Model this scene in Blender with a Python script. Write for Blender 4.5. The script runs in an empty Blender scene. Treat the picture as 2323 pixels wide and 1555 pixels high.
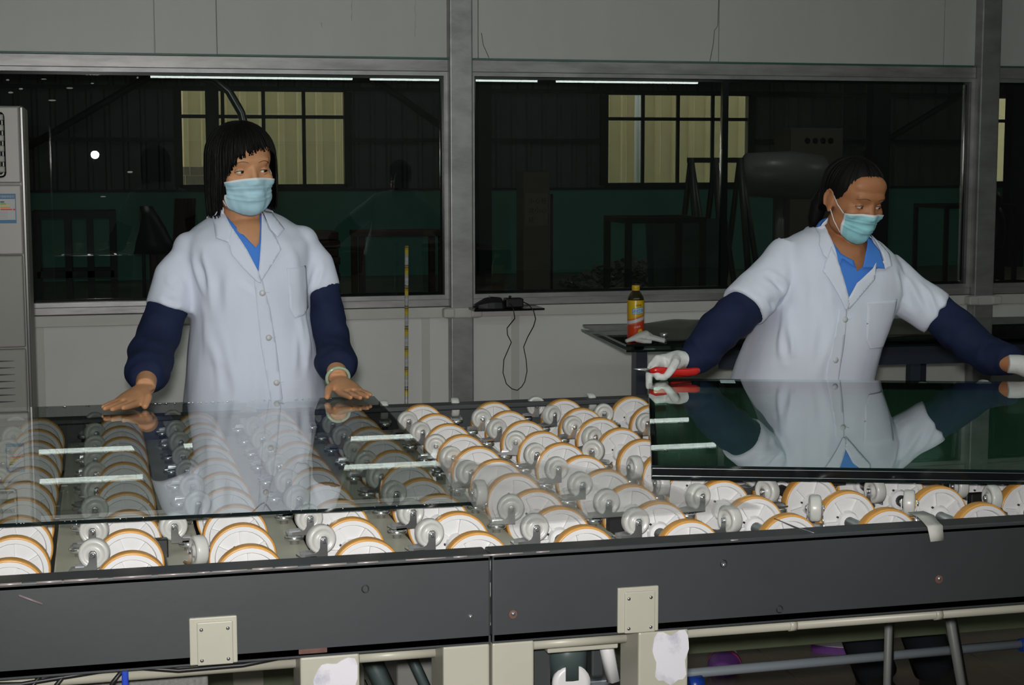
import bpy, bmesh, math, random
import numpy as np
from mathutils import Vector, Matrix, noise
from mathutils.bvhtree import BVHTree
from mathutils.geometry import delaunay_2d_cdt

random.seed(7)
PI = math.pi
S = bpy.context.scene
COL = S.collection

# ------------------------------------------------------------------ camera
cam_d = bpy.data.cameras.new('camera')
cam_d.sensor_width = 36.0
cam_d.lens = 57.42
cam_d.clip_start = 0.05
cam_d.clip_end = 200
cam = bpy.data.objects.new('camera', cam_d)
COL.objects.link(cam)
YAW, PITCH, ROLL = 0.247174, 0.110172, -0.00096
fwd = Vector((math.sin(YAW) * math.cos(PITCH), math.cos(YAW) * math.cos(PITCH), -math.sin(PITCH)))
rgt = Vector((math.cos(YAW), -math.sin(YAW), 0))
upv = rgt.cross(fwd)
r2 = rgt * math.cos(ROLL) + upv * math.sin(ROLL)
u2 = -rgt * math.sin(ROLL) + upv * math.cos(ROLL)
M = Matrix((r2, u2, -fwd)).transposed().to_4x4()
M.translation = Vector((0, 0, 1.47))
cam.matrix_world = M
S.camera = cam

# ------------------------------------------------------------------ world, lamps, exposure
W = bpy.data.worlds.new('world')
S.world = W
W.use_nodes = True
bg = W.node_tree.nodes['Background']
bg.inputs['Color'].default_value = (1.0, 0.98, 0.95, 1)
bg.inputs['Strength'].default_value = 3.2
S.view_settings.view_transform = 'Standard'
S.view_settings.look = 'None'
S.view_settings.exposure = 0.0
S.view_settings.gamma = 1.0
S.view_settings.use_curve_mapping = False
TUBE_RADIANCE = 10.0
# the flash on top of the camera that took the picture
fl_d = bpy.data.lights.new('camera_flash', 'SPOT')
fl_d.energy = 300
fl_d.color = (1.0, 0.985, 0.96)
fl_d.spot_size = math.radians(68)
fl_d.spot_blend = 1.0
fl_d.shadow_soft_size = 0.03
fl = bpy.data.objects.new('camera_flash', fl_d)
COL.objects.link(fl)
fl.location = (-0.016, -0.02, 1.532)
fl.rotation_euler = (Vector((math.sin(.19), math.cos(.19), -0.10))).to_track_quat('-Z', 'Y').to_euler()


# ------------------------------------------------------------------ materials
def nt(name):
    m = bpy.data.materials.new(name)
    m.use_nodes = True
    t = m.node_tree
    return m, t, t.nodes, t.links, t.nodes['Principled BSDF']


def mat(name, col, rough=0.5, metal=0.0, spec=0.5, var=0.0, vscale=6.0, bump=0.0, bscale=60.0,
        col2=None, mix_scale=None, mix_lo=0.5, mix_hi=0.62, stretch=(1, 1, 1), rvar=0.0, sss=0.0, coat=0.0):
    m, t, N, L, b = nt(name)
    b.inputs['Base Color'].default_value = (*col, 1)
    b.inputs['Roughness'].default_value = rough
    b.inputs['Metallic'].default_value = metal
    b.inputs['Specular IOR Level'].default_value = spec
    if coat:
        b.inputs['Coat Weight'].default_value = coat
        b.inputs['Coat Roughness'].default_value = 0.12
    if sss:
        b.inputs['Subsurface Weight'].default_value = sss
        b.inputs['Subsurface Radius'].default_value = (0.012, 0.005, 0.003)
        b.inputs['Subsurface Scale'].default_value = 0.6
    tc = N.new('ShaderNodeTexCoord')
    mp = N.new('ShaderNodeMapping')
    mp.inputs['Scale'].default_value = stretch
    L.new(tc.outputs['Object'], mp.inputs['Vector'])
    src = None
    if var or col2 or rvar:
        n = N.new('ShaderNodeTexNoise')
        n.inputs['Scale'].default_value = mix_scale or vscale
        n.inputs['Detail'].default_value = 5
        n.inputs['Roughness'].default_value = 0.62
        L.new(mp.outputs['Vector'], n.inputs['Vector'])
        r = N.new('ShaderNodeValToRGB')
        if col2:
            r.color_ramp.elements[0].position = mix_lo
            r.color_ramp.elements[1].position = mix_hi
            r.color_ramp.elements[0].color = (*col, 1)
            r.color_ramp.elements[1].color = (*col2, 1)
        else:
            r.color_ramp.elements[0].position = 0.3
            r.color_ramp.elements[1].position = 0.7
            r.color_ramp.elements[0].color = (*[c * (1 - var) for c in col], 1)
            r.color_ramp.elements[1].color = (*[min(1, c * (1 + var)) for c in col], 1)
        L.new(n.outputs['Fac'], r.inputs['Fac'])
        if var or col2:
            L.new(r.outputs['Color'], b.inputs['Base Color'])
        if rvar:
            mr = N.new('ShaderNodeMapRange')
            mr.inputs['To Min'].default_value = max(0.02, rough - rvar)
            mr.inputs['To Max'].default_value = min(1, rough + rvar)
            L.new(n.outputs['Fac'], mr.inputs['Value'])
            L.new(mr.outputs['Result'], b.inputs['Roughness'])
    if bump:
        n2 = N.new('ShaderNodeTexNoise')
        n2.inputs['Scale'].default_value = bscale
        n2.inputs['Detail'].default_value = 4
        L.new(mp.outputs['Vector'], n2.inputs['Vector'])
        bp = N.new('ShaderNodeBump')
        bp.inputs['Strength'].default_value = bump
        bp.inputs['Distance'].default_value = 0.004
        L.new(n2.outputs['Fac'], bp.inputs['Height'])
        L.new(bp.outputs['Normal'], b.inputs['Normal'])
    return m


def glass_mat(name, tint, ior=1.5, rough=0.0, gloss=(1, 1, 1)):
    """architectural sheet glass: clear layer plus mirror by Fresnel on the outer face"""
    m = bpy.data.materials.new(name)
    m.use_nodes = True
    t = m.node_tree
    N, L = t.nodes, t.links
    N.clear()
    out = N.new('ShaderNodeOutputMaterial')
    tr = N.new('ShaderNodeBsdfTransparent')
    tr.inputs['Color'].default_value = (*tint, 1)
    gl = N.new('ShaderNodeBsdfGlossy')
    gl.inputs['Roughness'].default_value = rough
    gl.inputs['Color'].default_value = (*gloss, 1)
    fr = N.new('ShaderNodeFresnel')
    fr.inputs['IOR'].default_value = ior
    # two faces of the sheet: R2 = 2R/(1+R)
    a = N.new('ShaderNodeMath'); a.operation = 'MULTIPLY'; a.inputs[1].default_value = 2.0
    c = N.new('ShaderNodeMath'); c.operation = 'ADD'; c.inputs[1].default_value = 1.0
    d = N.new('ShaderNodeMath'); d.operation = 'DIVIDE'
    L.new(fr.outputs[0], a.inputs[0]); L.new(fr.outputs[0], c.inputs[0])
    L.new(a.outputs[0], d.inputs[0]); L.new(c.outputs[0], d.inputs[1])
    g = N.new('ShaderNodeNewGeometry')
    inv = N.new('ShaderNodeMath'); inv.operation = 'SUBTRACT'; inv.inputs[0].default_value = 1.0
    L.new(g.outputs['Backfacing'], inv.inputs[1])
    mu = N.new('ShaderNodeMath'); mu.operation = 'MULTIPLY'
    L.new(d.outputs[0], mu.inputs[0]); L.new(inv.outputs[0], mu.inputs[1])
    mx = N.new('ShaderNodeMixShader')
    L.new(mu.outputs[0], mx.inputs[0]); L.new(tr.outputs[0], mx.inputs[1]); L.new(gl.outputs[0], mx.inputs[2])
    L.new(mx.outputs[0], out.inputs['Surface'])
    return m


def emit_mat(name, col, strength):
    m, t, N, L, b = nt(name)
    b.inputs['Base Color'].default_value = (0.9, 0.9, 0.9, 1)
    b.inputs['Emission Color'].default_value = (*col, 1)
    b.inputs['Emission Strength'].default_value = strength
    return m


# ------------------------------------------------------------------ mesh builder
class MB:
    def __init__(self):
        self.v = []; self.f = []; self.mi = []; self.sm = []

    def add(self, verts, faces, mi=0, smooth=False):
        o = len(self.v)
        self.v += [tuple(p) for p in verts]
        for f in faces:
            self.f.append([i + o for i in f]); self.mi.append(mi); self.sm.append(smooth)
        return self

    def box(self, x0, x1, y0, y1, z0, z1, mi=0, mat4=None):
        vs = [Vector((x, y, z)) for z in (z0, z1) for y in (y0, y1) for x in (x0, x1)]
        if mat4 is not None:
            vs = [mat4 @ p for p in vs]
        return self.add(vs, [(0, 2, 3, 1), (4, 5, 7, 6), (0, 1, 5, 4), (2, 6, 7, 3), (0, 4, 6, 2), (1, 3, 7, 5)], mi)

    def bevbox(self, x0, x1, y0, y1, z0, z1, r=0.003, mi=0, mat4=None, seg=2):
        bm = bmesh.new()
        bmesh.ops.create_cube(bm, size=1)
        for p in bm.verts:
            p.co = Vector((x0 + (p.co.x + .5) * (x1 - x0), y0 + (p.co.y + .5) * (y1 - y0), z0 + (p.co.z + .5) * (z1 - z0)))
        bmesh.ops.bevel(bm, geom=bm.edges[:], offset=r, segments=seg, affect='EDGES', profile=0.5)
        bm.verts.index_update()
        vs = [p.co.copy() for p in bm.verts]
        if mat4 is not None:
            vs = [mat4 @ p for p in vs]
        self.add(vs, [[q.index for q in f.verts] for f in bm.faces], mi, False)
        bm.free()
        return self

    def rings(self, rings, mi=0, cap=True, smooth=True, closed=False):
        n = len(rings[0]); o = len(self.v)
        for r in rings:
            self.v += [tuple(p) for p in r]
        k = len(rings)
        for i in range(k if closed else k - 1):
            j = (i + 1) % k
            for a in range(n):
                b = (a + 1) % n
                self.f.append([o + i * n + a, o + i * n + b, o + j * n + b, o + j * n + a]); self.mi.append(mi); self.sm.append(smooth)
        if cap and not closed:
            self.f.append([o + a for a in reversed(range(n))]); self.mi.append(mi); self.sm.append(False)
            self.f.append([o + (k - 1) * n + a for a in range(n)]); self.mi.append(mi); self.sm.append(False)
        return self

    def tube(self, pts, rad, n=10, mi=0, cap=True, flat=None, smooth=True, closed=False):
        """swept circle; rad scalar or list; flat=(a,b) scale along the two frame axes"""
        pts = [Vector(p) for p in pts]
        if not hasattr(rad, '__len__'):
            rad = [rad] * len(pts)
        k = len(pts)
        T = []
        for i in range(k):
            if closed:
                d = pts[(i + 1) % k] - pts[(i - 1) % k]
            else:
                d = pts[min(i + 1, k - 1)] - pts[max(i - 1, 0)]
            T.append(d.normalized())
        ref = Vector((0, 0, 1)) if abs(T[0].z) < 0.9 else Vector((0, 1, 0))
        u = T[0].cross(ref).normalized()
        rs = []
        for i in range(k):
            u = (u - T[i] * u.dot(T[i])).normalized()
            w = T[i].cross(u)
            a, b = flat if flat else (1, 1)
            rs.append([pts[i] + (u * math.cos(2 * PI * j / n) * a + w * math.sin(2 * PI * j / n) * b) * rad[i] for j in range(n)])
        return self.rings(rs, mi, cap, smooth, closed)

    def cyl(self, p0, p1, r, n=16, mi=0, r1=None):
        return self.tube([p0, p1], [r, r if r1 is None else r1], n, mi)

    def lathe(self, prof, n=32, axis='Z', origin=(0, 0, 0), mi=0, smooth=True, cap=True):
        rs = []
        o = Vector(origin)
        for (r, h) in prof:
            ring = []
            for j in range(n):
                a = 2 * PI * j / n
                c, s = r * math.cos(a), r * math.sin(a)
                ring.append(o + (Vector((c, s, h)) if axis == 'Z' else Vector((c, -h, s)) if axis == 'Y' else Vector((h, c, s))))
            rs.append(ring)
        return self.rings(rs, mi, cap, smooth)

    def prism(self, poly, z0, z1, mi=0, mat4=None):
        """poly: list of (x,y) ccw, extruded along z"""
        n = len(poly)
        vs = [Vector((x, y, z0)) for x, y in poly] + [Vector((x, y, z1)) for x, y in poly]
        if mat4 is not None:
            vs = [mat4 @ p for p in vs]
        fs = [list(reversed(range(n))), [n + i for i in range(n)]] + [[i, (i + 1) % n, n + (i + 1) % n, n + i] for i in range(n)]
        return self.add(vs, fs, mi)

    def ell(self, c, r, n=20, m=12, mi=0, mat4=None):
        rs = []
        for i in range(1, m):
            a = PI * i / m
            rs.append([Vector((c[0] + r[0] * math.sin(a) * math.cos(2 * PI * j / n), c[1] + r[1] * math.sin(a) * math.sin(2 * PI * j / n), c[2] - r[2] * math.cos(a))) for j in range(n)])
        if mat4 is not None:
            rs = [[mat4 @ p for p in q] for q in rs]
        return self.rings(rs, mi, True, True)

    def mesh(self, name, mats):
        me = bpy.data.meshes.new(name)
        me.from_pydata(self.v, [], self.f)
        for m in (mats if isinstance(mats, (list, tuple)) else [mats]):
            me.materials.append(m)
        me.polygons.foreach_set('material_index', self.mi)
        me.polygons.foreach_set('use_smooth', self.sm)
        me.update()
        return me

    def build(self, name, mats, parent=None, loc=None, rot=None):
        return link(name, self.mesh(name, mats), parent, loc, rot)


def link(name, me, parent=None, loc=None, rot=None):
    o = bpy.data.objects.new(name, me)
    COL.objects.link(o)
    if parent is not None:
        o.parent = parent
    if loc is not None:
        o.location = loc
    if rot is not None:
        o.rotation_euler = rot
    return o


def thing(name, label, cat, loc=(0, 0, 0), rz=0, group=None):
    o = bpy.data.objects.new(name, None)
    COL.objects.link(o)
    o.empty_display_size = 0.05
    o.location = loc
    o.rotation_euler = (0, 0, rz)
    tag(o, label, cat, group)
    return o


def tag(o, label, cat, group=None):
    o['label'] = label; o['category'] = cat
    if group:
        o['group'] = group
    return o


def struct(o):
    o['kind'] = 'structure'
    return o


def copy_tree(o, parent=None):
    c = o.copy()
    COL.objects.link(c)
    if parent is not None:
        c.parent = parent
    for ch in list(o.children):
        copy_tree(ch, c)
    return c


def text_mesh(body, size, mats, name, parent, mat4, extrude=0.0002, align='LEFT'):
    cu = bpy.data.curves.new(name, 'FONT')
    cu.body = body; cu.size = size; cu.extrude = extrude; cu.align_x = align; cu.resolution_u = 2
    o = bpy.data.objects.new(name, cu)
    COL.objects.link(o)
    dg = bpy.context.evaluated_depsgraph_get()
    me = bpy.data.meshes.new_from_object(o.evaluated_get(dg))
    bpy.data.objects.remove(o); bpy.data.curves.remove(cu)
    me.transform(mat4)
    me.materials.clear(); me.materials.append(mats)
    return link(name, me, parent)


def TX(loc, rx=0, ry=0, rz=0):
    return Matrix.Translation(Vector(loc)) @ Matrix.Rotation(rz, 4, 'Z') @ Matrix.Rotation(ry, 4, 'Y') @ Matrix.Rotation(rx, 4, 'X')


m_panel = mat('sandwich_panel', (0.62, 0.625, 0.60), 0.42, var=0.05, vscale=2.5, bump=0.02, bscale=9, stretch=(1, 1, .25))
m_panel_lo = mat('lower_panel', (0.80, 0.80, 0.77), 0.5, var=0.04, vscale=3)
m_trim = mat('cream_trim', (0.66, 0.65, 0.61), 0.45, var=0.04)
m_galv = mat('galvanised_steel', (0.36, 0.36, 0.36), 0.42, 0.55, var=0.22, vscale=7, bump=0.05, bscale=40, stretch=(1, 1, 2))
m_rail = mat('dirty_aluminium', (0.37, 0.36, 0.36), 0.42, 0.45, var=0.3, vscale=9, bump=0.08, bscale=50, stretch=(.4, 1, 2))
m_black = mat('black_rubber', (0.012, 0.012, 0.013), 0.45)
m_blackgloss = mat('black_gloss', (0.006, 0.007, 0.008), 0.12)
m_gedge = mat('glass_edge_green', (0.05, 0.16, 0.12), 0.15)
m_dkedge = mat('dark_glass_edge', (0.004, 0.009, 0.009), 0.12)
m_window = glass_mat('window_glass', (0.80, 0.84, 0.83))
m_beam = mat('grey_enamel', (0.040, 0.044, 0.0465), 0.42, var=0.07, vscale=5, col2=None, bump=0.03, bscale=80)
m_drip = mat('dried_glue', (.55, .56, .55), .6)
m_cream = mat('cream_enamel', (0.40, 0.385, 0.315), 0.4, var=0.04)
m_khaki = mat('khaki_bar', (0.40, 0.385, 0.31), 0.38, 0.0, var=0.1)
m_chrome = mat('chrome', (0.84, 0.85, 0.87), 0.20, 0.95)
m_steel = mat('steel', (0.50, 0.52, 0.54), 0.3, 1.0)
m_white = mat('white_plastic', (0.655, 0.645, 0.645), 0.36)
m_tyre = mat('amber_tyre', (0.60, 0.30, 0.072), 0.3, var=0.1, vscale=30)
m_caster = mat('nylon_wheel', (0.50, 0.50, 0.475), 0.32)
m_paper = mat('worn_paper', (0.62, 0.60, 0.64), 0.8, col2=(0.40, 0.39, 0.46), mix_scale=26, mix_lo=.52, mix_hi=.72)
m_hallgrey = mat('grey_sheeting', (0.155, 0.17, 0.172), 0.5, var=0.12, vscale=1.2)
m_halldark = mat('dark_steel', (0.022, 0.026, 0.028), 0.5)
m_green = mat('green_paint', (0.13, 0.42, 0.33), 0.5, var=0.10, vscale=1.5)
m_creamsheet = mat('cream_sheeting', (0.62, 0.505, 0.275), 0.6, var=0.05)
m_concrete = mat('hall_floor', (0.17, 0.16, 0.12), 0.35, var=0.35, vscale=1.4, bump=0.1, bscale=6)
m_tile = mat('brown_tile', (0.19, 0.15, 0.115), 0.22, var=0.08, vscale=3)
m_grout = mat('grout', (0.08, 0.07, 0.06), 0.8)
m_ceil = mat('ceiling_white', (0.60, 0.60, 0.58), 0.7)
m_navy = mat('navy_metal', (0.022, 0.028, 0.045), 0.4)
m_fill_bulb = emit_mat('fill_glow', (1.0, .97, .9), 220.0)  # glow of the fill lamps added in the hall
m_tube = emit_mat('lit_tube', (0.86, 1.0, 0.93), TUBE_RADIANCE)

# ------------------------------------------------------------------ room shell
YW = 6.92
XL, XR, YB, ZC = -2.6, 8.3, -7.6, 2.5
fl0 = struct(MB().box(XL, XR, YB, YW, -0.06, -0.012).build('floor', m_grout))
for i in range(8):
    for j in range(6):
        x, y = -0.5 + i * 0.6, 3.3 + j * 0.6
        if i == 0 and j == 0:
            tile_me = MB().bevbox(0.0015, 0.5985, 0.0015, 0.5985, -0.012, 0, 0.001, seg=1).mesh('tile', m_tile)
        link('tile', tile_me, fl0, (x, y, 0))
# the part of the floor the tiles do not cover
MB().box(XL, XR, YB, 3.3, -0.012, 0).box(XL, -0.5, 3.3, YW, -0.012, 0).box(4.3, XR, 3.3, YW, -0.012, 0).build('floor_screed', m_tile, fl0)
struct(MB().box(XL, XR, YB, YW + .02, ZC, ZC + 0.06).build('ceiling', m_ceil))
struct(MB().box(XL - .08, XL, YB, YW + .1, 0, ZC).build('wall_left', m_panel))
struct(MB().box(XR, XR + .08, YB, YW + .1, 0, ZC).build('wall_right', m_panel))
struct(MB().box(XL, XR, YB - .08, YB, 0, ZC).build('wall_front', m_panel))

wb = struct(MB().box(XL, XR, YW + .025, YW + .075, 0, 0.80).box(XL, XR, YW + .025, YW + .075, 1.91, ZC).build('wall_back', m_panel_lo))
PX = [-1.0, 1.51, 4.012, 6.514]                    # pillar centres
lo = [-2.55, -1.15, -0.25, 1.36, 1.76, 2.86, 3.96, 5.06, 6.16, 7.26, 8.28]
for a, b in zip(lo[:-1], lo[1:]):
    MB().bevbox(a + .0015, b - .0015, YW, YW + .024, 0.0, 0.80, 0.0015, seg=1).build('panel', m_panel_lo, wb)
for x in (-0.25, 1.36, 1.76, 2.86):
    MB().bevbox(x - .018, x + .018, YW - .003, YW, 0.0, 0.80, 0.001, seg=1).build('seam_strip', m_trim, wb)
up = [-2.55, -0.86, 0.241, 0.492, 1.598, 2.697, 3.804, 4.904, 6.0, 7.1, 8.28]
for a, b in zip(up[:-1], up[1:]):
    MB().bevbox(a + .0012, b - .0012, YW, YW + .024, 1.913, ZC - .002, 0.0015, seg=1).build('panel', m_panel, wb)
# cracks in the panel skin
def crack(pts, name='crack'):
    MB().tube([(x, YW - .0003, z) for x, z in pts], 0.0013, 5).build(name, m_halldark, wb)
crack([(2.697, 2.30), (2.690, 2.07), (2.675, 2.05), (2.670, 1.99), (2.655, 1.915)])
for x, zt, zb in ((1.055, 2.28, 2.04), (1.325, 2.20, 1.985), (0.925, 2.05, 2.02)):
    pts = []
    z = zt
    while z > zb:
        pts.append((x + random.uniform(-.003, .003), YW - .0003, z)); z -= .02
    MB().tube(pts, [random.uniform(.0006, .0022) for _ in pts], 5).build('dried_glue', m_drip, wb)
crack([(1.612, 2.02), (1.620, 1.97), (1.645, 1.915)])

segs = [(-0.948, 1.462, 1), (1.56, 3.962, 2), (4.064, 6.464, 3), (6.566, XR, 7)]
trim_n = 1
for (a, b, k) in segs:
    w = struct(MB().box(a, b, YW - .012, YW + .05, 0.880, 0.898).box(a, b, YW - .012, YW + .05, 1.836, 1.853)
               .box(a, a + .018, YW - .012, YW + .05, 0.898, 1.836).box(b - .018, b, YW - .012, YW + .05, 0.898, 1.836)
               .build('window_%d' % k, m_galv))
    # black sealant line round the glass
    g0, g1, h0, h1 = a + .018, b - .018, 0.898, 1.836
    MB().box(g0, g1, YW + .012, YW + .022, h0, h0 + .012).box(g0, g1, YW + .012, YW + .022, h1 - .012, h1) \
        .box(g0, g0 + .011, YW + .012, YW + .022, h0 + .012, h1 - .012).box(g1 - .011, g1, YW + .012, YW + .022, h0 + .012, h1 - .012).build('gasket', m_blackgloss, w)
    if k == 2:
        MB().box(2.722, 2.750, YW + .008, YW + .034, h0, h1).build('mullion', m_blackgloss, w)
        spans = [(g0, 2.722), (2.750, g1)]
    else:
        spans = [(g0, g1)]
    for s0, s1 in spans:
        MB().box(s0, s1, YW + .022, YW + .028, h0, h1).build('pane', m_window, w)
    if k == 1:
        rr = random.Random(3)
        for (x, z) in ((-.34, 1.80), (-.29, 1.765), (-.20, 1.805), (.17, 1.815), (-.01, 1.79), (-.17, 1.72), (-.1, 1.77), (.02, 1.33), (.13, 1.43), (-.33, 1.75)):
            a_ = rr.uniform(.004, .016)
            MB().ell((x, YW + .0216, z), (a_, .0004, rr.uniform(.002, .005)), 10, 6).build('smudge', m_drip, w)
    # rails above and below, ledge
    struct(MB().bevbox(a, b, YW - .02, YW + .05, 0.853 if False else 1.853, 1.905, 0.003).build('trim_%d' % trim_n, m_rail)); trim_n += 1
    struct(MB().box(a, b, YW - .024, YW + .01, 1.905, 1.911).build('trim_%d' % trim_n, m_gedge)); trim_n += 1
    struct(MB().bevbox(a, b, YW - .02, YW + .05, 0.848, 0.880, 0.003).build('trim_%d' % trim_n, m_rail)); trim_n += 1
    struct(MB().bevbox(a, b, YW - .026, YW + .03, 0.800, 0.846, 0.003).build('trim_%d' % trim_n, m_trim)); trim_n += 1
for x in PX:
    p = struct(MB().bevbox(x - .05, x + .05, YW - .062, YW + .045, 0, ZC, 0.006, seg=3).build('trim_%d' % trim_n, m_galv)); trim_n += 1
    MB().bevbox(x - .075, x + .075, YW - .075, YW - .03, 0.800, 0.846, 0.008, seg=3).bevbox(x - .085, x - .035, YW - .082, YW - .03, 0.803, 0.843, 0.008, seg=3) \
        .bevbox(x + .035, x + .085, YW - .082, YW - .03, 0.803, 0.843, 0.008, seg=3).build('collar', m_trim, p)

# ------------------------------------------------------------------ ceiling lamps (seen only mirrored in the glass)
def lamp(x0, x1, y, label):
    t = thing('ceiling_light', label, 'light', ((x0 + x1) / 2, y, ZC), group='fluorescent fittings under the ceiling')
    h = (x1 - x0) / 2
    MB().bevbox(-h, h, -.05, .05, -.035, -.0, .006).build('housing', m_white, t)
    mb = MB()
    mb.tube([(-h + .02, 0, -.052), (h - .02, 0, -.052)], .015, 12)
    mb.build('tube', m_tube, t)
for y in (1.83, 2.97, -5.5):
    for x0, x1 in ([(-1.95, 0.255), (0.43, 2.30), (2.48, 4.50)] if y > 0 else [(0.60, 2.97), (3.14, 5.23), (5.43, 7.3)]):
        lamp(x0, x1, y, 'white fluorescent tube light on the ceiling, mirrored as a pale bar in the glass')
# ------------------------------------------------------------------ factory hall behind the glass
HY = 21.0
HXL, HXR, HZ = -5.0, 15.5, 5.2
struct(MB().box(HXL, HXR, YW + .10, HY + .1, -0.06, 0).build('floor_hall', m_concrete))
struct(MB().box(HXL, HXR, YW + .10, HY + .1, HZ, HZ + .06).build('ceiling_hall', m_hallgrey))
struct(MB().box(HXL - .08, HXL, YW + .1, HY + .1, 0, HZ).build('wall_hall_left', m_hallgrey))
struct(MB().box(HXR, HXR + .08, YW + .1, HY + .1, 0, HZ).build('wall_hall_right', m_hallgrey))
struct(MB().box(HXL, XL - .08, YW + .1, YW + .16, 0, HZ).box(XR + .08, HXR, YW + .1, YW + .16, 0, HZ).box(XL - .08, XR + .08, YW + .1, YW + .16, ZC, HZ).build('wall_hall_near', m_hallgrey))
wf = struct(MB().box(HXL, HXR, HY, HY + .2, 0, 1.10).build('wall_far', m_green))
wins = [(-4.2, -2.2, 8), (1.04, 3.08, 4), (6.625, 8.62, 5), (12.35, 14.3, 6)]
ZB, ZT = 1.16, 2.36
MB().box(HXL, HXR, HY - .02, HY + .2, 1.10, 1.13).build('ledge', m_halldark, wf)
# corrugated grey sheeting: ribs pressed out of the sheet
def sheet(x0, x1, z0, z1):
    n = max(1, round((x1 - x0) / 0.21)); s = (x1 - x0) / n
    mb = MB()
    prof = []
    for i in range(n):
        a = x0 + i * s
        prof += [(a, 0), (a + s * .62, 0), (a + s * .72, -.03), (a + s * .9, -.03)]
    prof.append((x1, 0))
    vs = [(x, HY + .06 + d, z0) for x, d in prof] + [(x, HY + .06 + d, z1) for x, d in prof]
    k = len(prof)
    mb.add(vs, [[i, i + 1, k + i + 1, k + i] for i in range(k - 1)])
    mb.build('sheeting', m_hallgrey, wf)
edges = [HXL] + [e for a, b, _ in wins for e in (a, b)] + [HXR]
for a, b in zip(edges[0::2], edges[1::2]):
    sheet(a, b, 1.13, 2.42)
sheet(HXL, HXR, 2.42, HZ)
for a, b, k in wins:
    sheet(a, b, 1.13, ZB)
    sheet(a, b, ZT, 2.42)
    w = MB()
    w.box(a - .04, b + .04, HY - .02, HY + .1, ZB - .03, ZB + .03).box(a - .04, b + .04, HY - .02, HY + .1, ZT, ZT + .05).box(a - .10, a, HY - .02, HY + .1, ZB, ZT).box(b, b + .10, HY - .02, HY + .1, ZB, ZT)
    wo = struct(w.build('window_%d' % k, m_halldark))
    n = 4
    MB().box(a, b, HY + .02, HY + .06, 2.02, 2.065).build('mullion', m_halldark, wo)
    for i in range(1, n):
        x = a + (b - a) * i / n
        MB().box(x - .022, x + .022, HY + .02, HY + .06, ZB, ZT).build('mullion', m_halldark, wo)
    for i in range(n):
        x0, x1 = a + (b - a) * i / n + .022, a + (b - a) * (i + 1) / n - .022
        for z0, z1 in ((ZB + .03, 2.02), (2.065, ZT)):
            MB().box(x0, x1, HY + .036, HY + .042, z0, z1).build('pane', m_window, wo)
# girts across the sheeting
MB().box(HXL, HXR, HY - .06, HY + .0, 2.37, 2.42).build('girt', m_halldark, wf)
for a, b in zip(edges[0::2], edges[1::2]):
    MB().box(a + .1, b - .1, HY - .06, HY + .0, 1.725, 1.775).build('girt', m_halldark, wf)
# neighbouring building seen through the far windows
nb = MB()
k = 0; x = -9.0
vs = []
while x < 21:
    vs += [(x, HY + 2.6), (x + .17, HY + 2.6), (x + .19, HY + 2.57), (x + .25, HY + 2.57)]
    x += .27
n = len(vs)
nb.add([(a, b, 0) for a, b in vs] + [(a, b, 6) for a, b in vs], [[i, i + 1, n + i + 1, n + i] for i in range(n - 1)])
nbo = nb.build('neighbouring_building', m_creamsheet)
tag(nbo, 'cream corrugated building wall outside the far hall windows', 'building')
struct(MB().box(-12, 24, HY + .3, HY + 14, -.08, -.02).build('ground_outside', m_concrete))
dp = MB().tube([(7.86, HY + 2.45, -0.02), (7.86, HY + 2.45, 4.5)], .05, 10).build('drain_pipe', m_white)
tag(dp, 'white drain pipe on the cream wall behind the right hall window', 'pipe')
pl = thing('brick_stack', 'pale brick stack outside the left hall window, left of the woman', 'bricks', (1.28, HY + 1.1, -.02))
m_brick = mat('pale_brick', (0.42, 0.30, 0.24), 0.8, var=0.2, vscale=20)
for r in range(12):
    for c in range(3):
        if r == 0 and c == 0:
            brick_me = MB().bevbox(-.115, .115, -.055, .055, 0, .115, .004, seg=1).mesh('brick', m_brick)
        link('brick', brick_me, pl, ((c - 1) * .245 + (r % 2) * .06 - .03, 0, r * .12))
# unseen fill lamps added under the hall roof to brighten the hall
for k, (x, y) in enumerate(((0.5, 14.0), (6.5, 14.0), (12.0, 14.0))):
    hl = thing('hall_fill_lamp', 'unseen fill lamp added under the hall roof', 'lamp', (x, y, 4.55), group='fill lamps added in the hall')
    MB().lathe([(.05, .30), (.06, .22), (.22, .02), (.23, 0), (.21, .0), (.05, .2), (.001, .2)], 24).tube([(0, 0, .3), (0, 0, .65)], .01, 6).build('shade', m_steel, hl)
    MB().ell((0, 0, .09), (.06, .06, .09), 14, 10).build('fill_bulb', m_fill_bulb, hl)
# I-columns, braces
def column(x, y, wdt, label):
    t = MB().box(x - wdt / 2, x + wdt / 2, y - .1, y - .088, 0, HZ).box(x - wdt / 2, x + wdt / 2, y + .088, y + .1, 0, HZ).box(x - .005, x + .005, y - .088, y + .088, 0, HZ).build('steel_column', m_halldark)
    tag(t, label, 'column', None)
column(1.385, 20.55, .15, 'dark steel column behind the standing woman\'s head')
column(4.81, 20.55, .17, 'dark steel column just right of the galvanised post')
column(10.34, 20.55, .26, 'dark steel column behind the right woman\'s head')
column(12.44, 20.55, .24, 'dark steel column at the far right edge of the hall')
def brace(p, q, label):
    t = MB().tube([p, q], .045, 8).build('steel_brace', m_halldark)
    tag(t, label, 'brace')
brace((-1.3, 20.72, 1.36), (1.31, 20.72, 2.91), 'diagonal steel brace rising to the right in the left window')
brace((2.55, 20.72, 3.11), (4.72, 20.72, 1.64), 'diagonal steel brace falling to the right beside the galvanised post')
brace((10.20, 20.72, 1.56), (12.32, 20.72, 2.76), 'diagonal steel brace rising to the right in the right pane')
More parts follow.
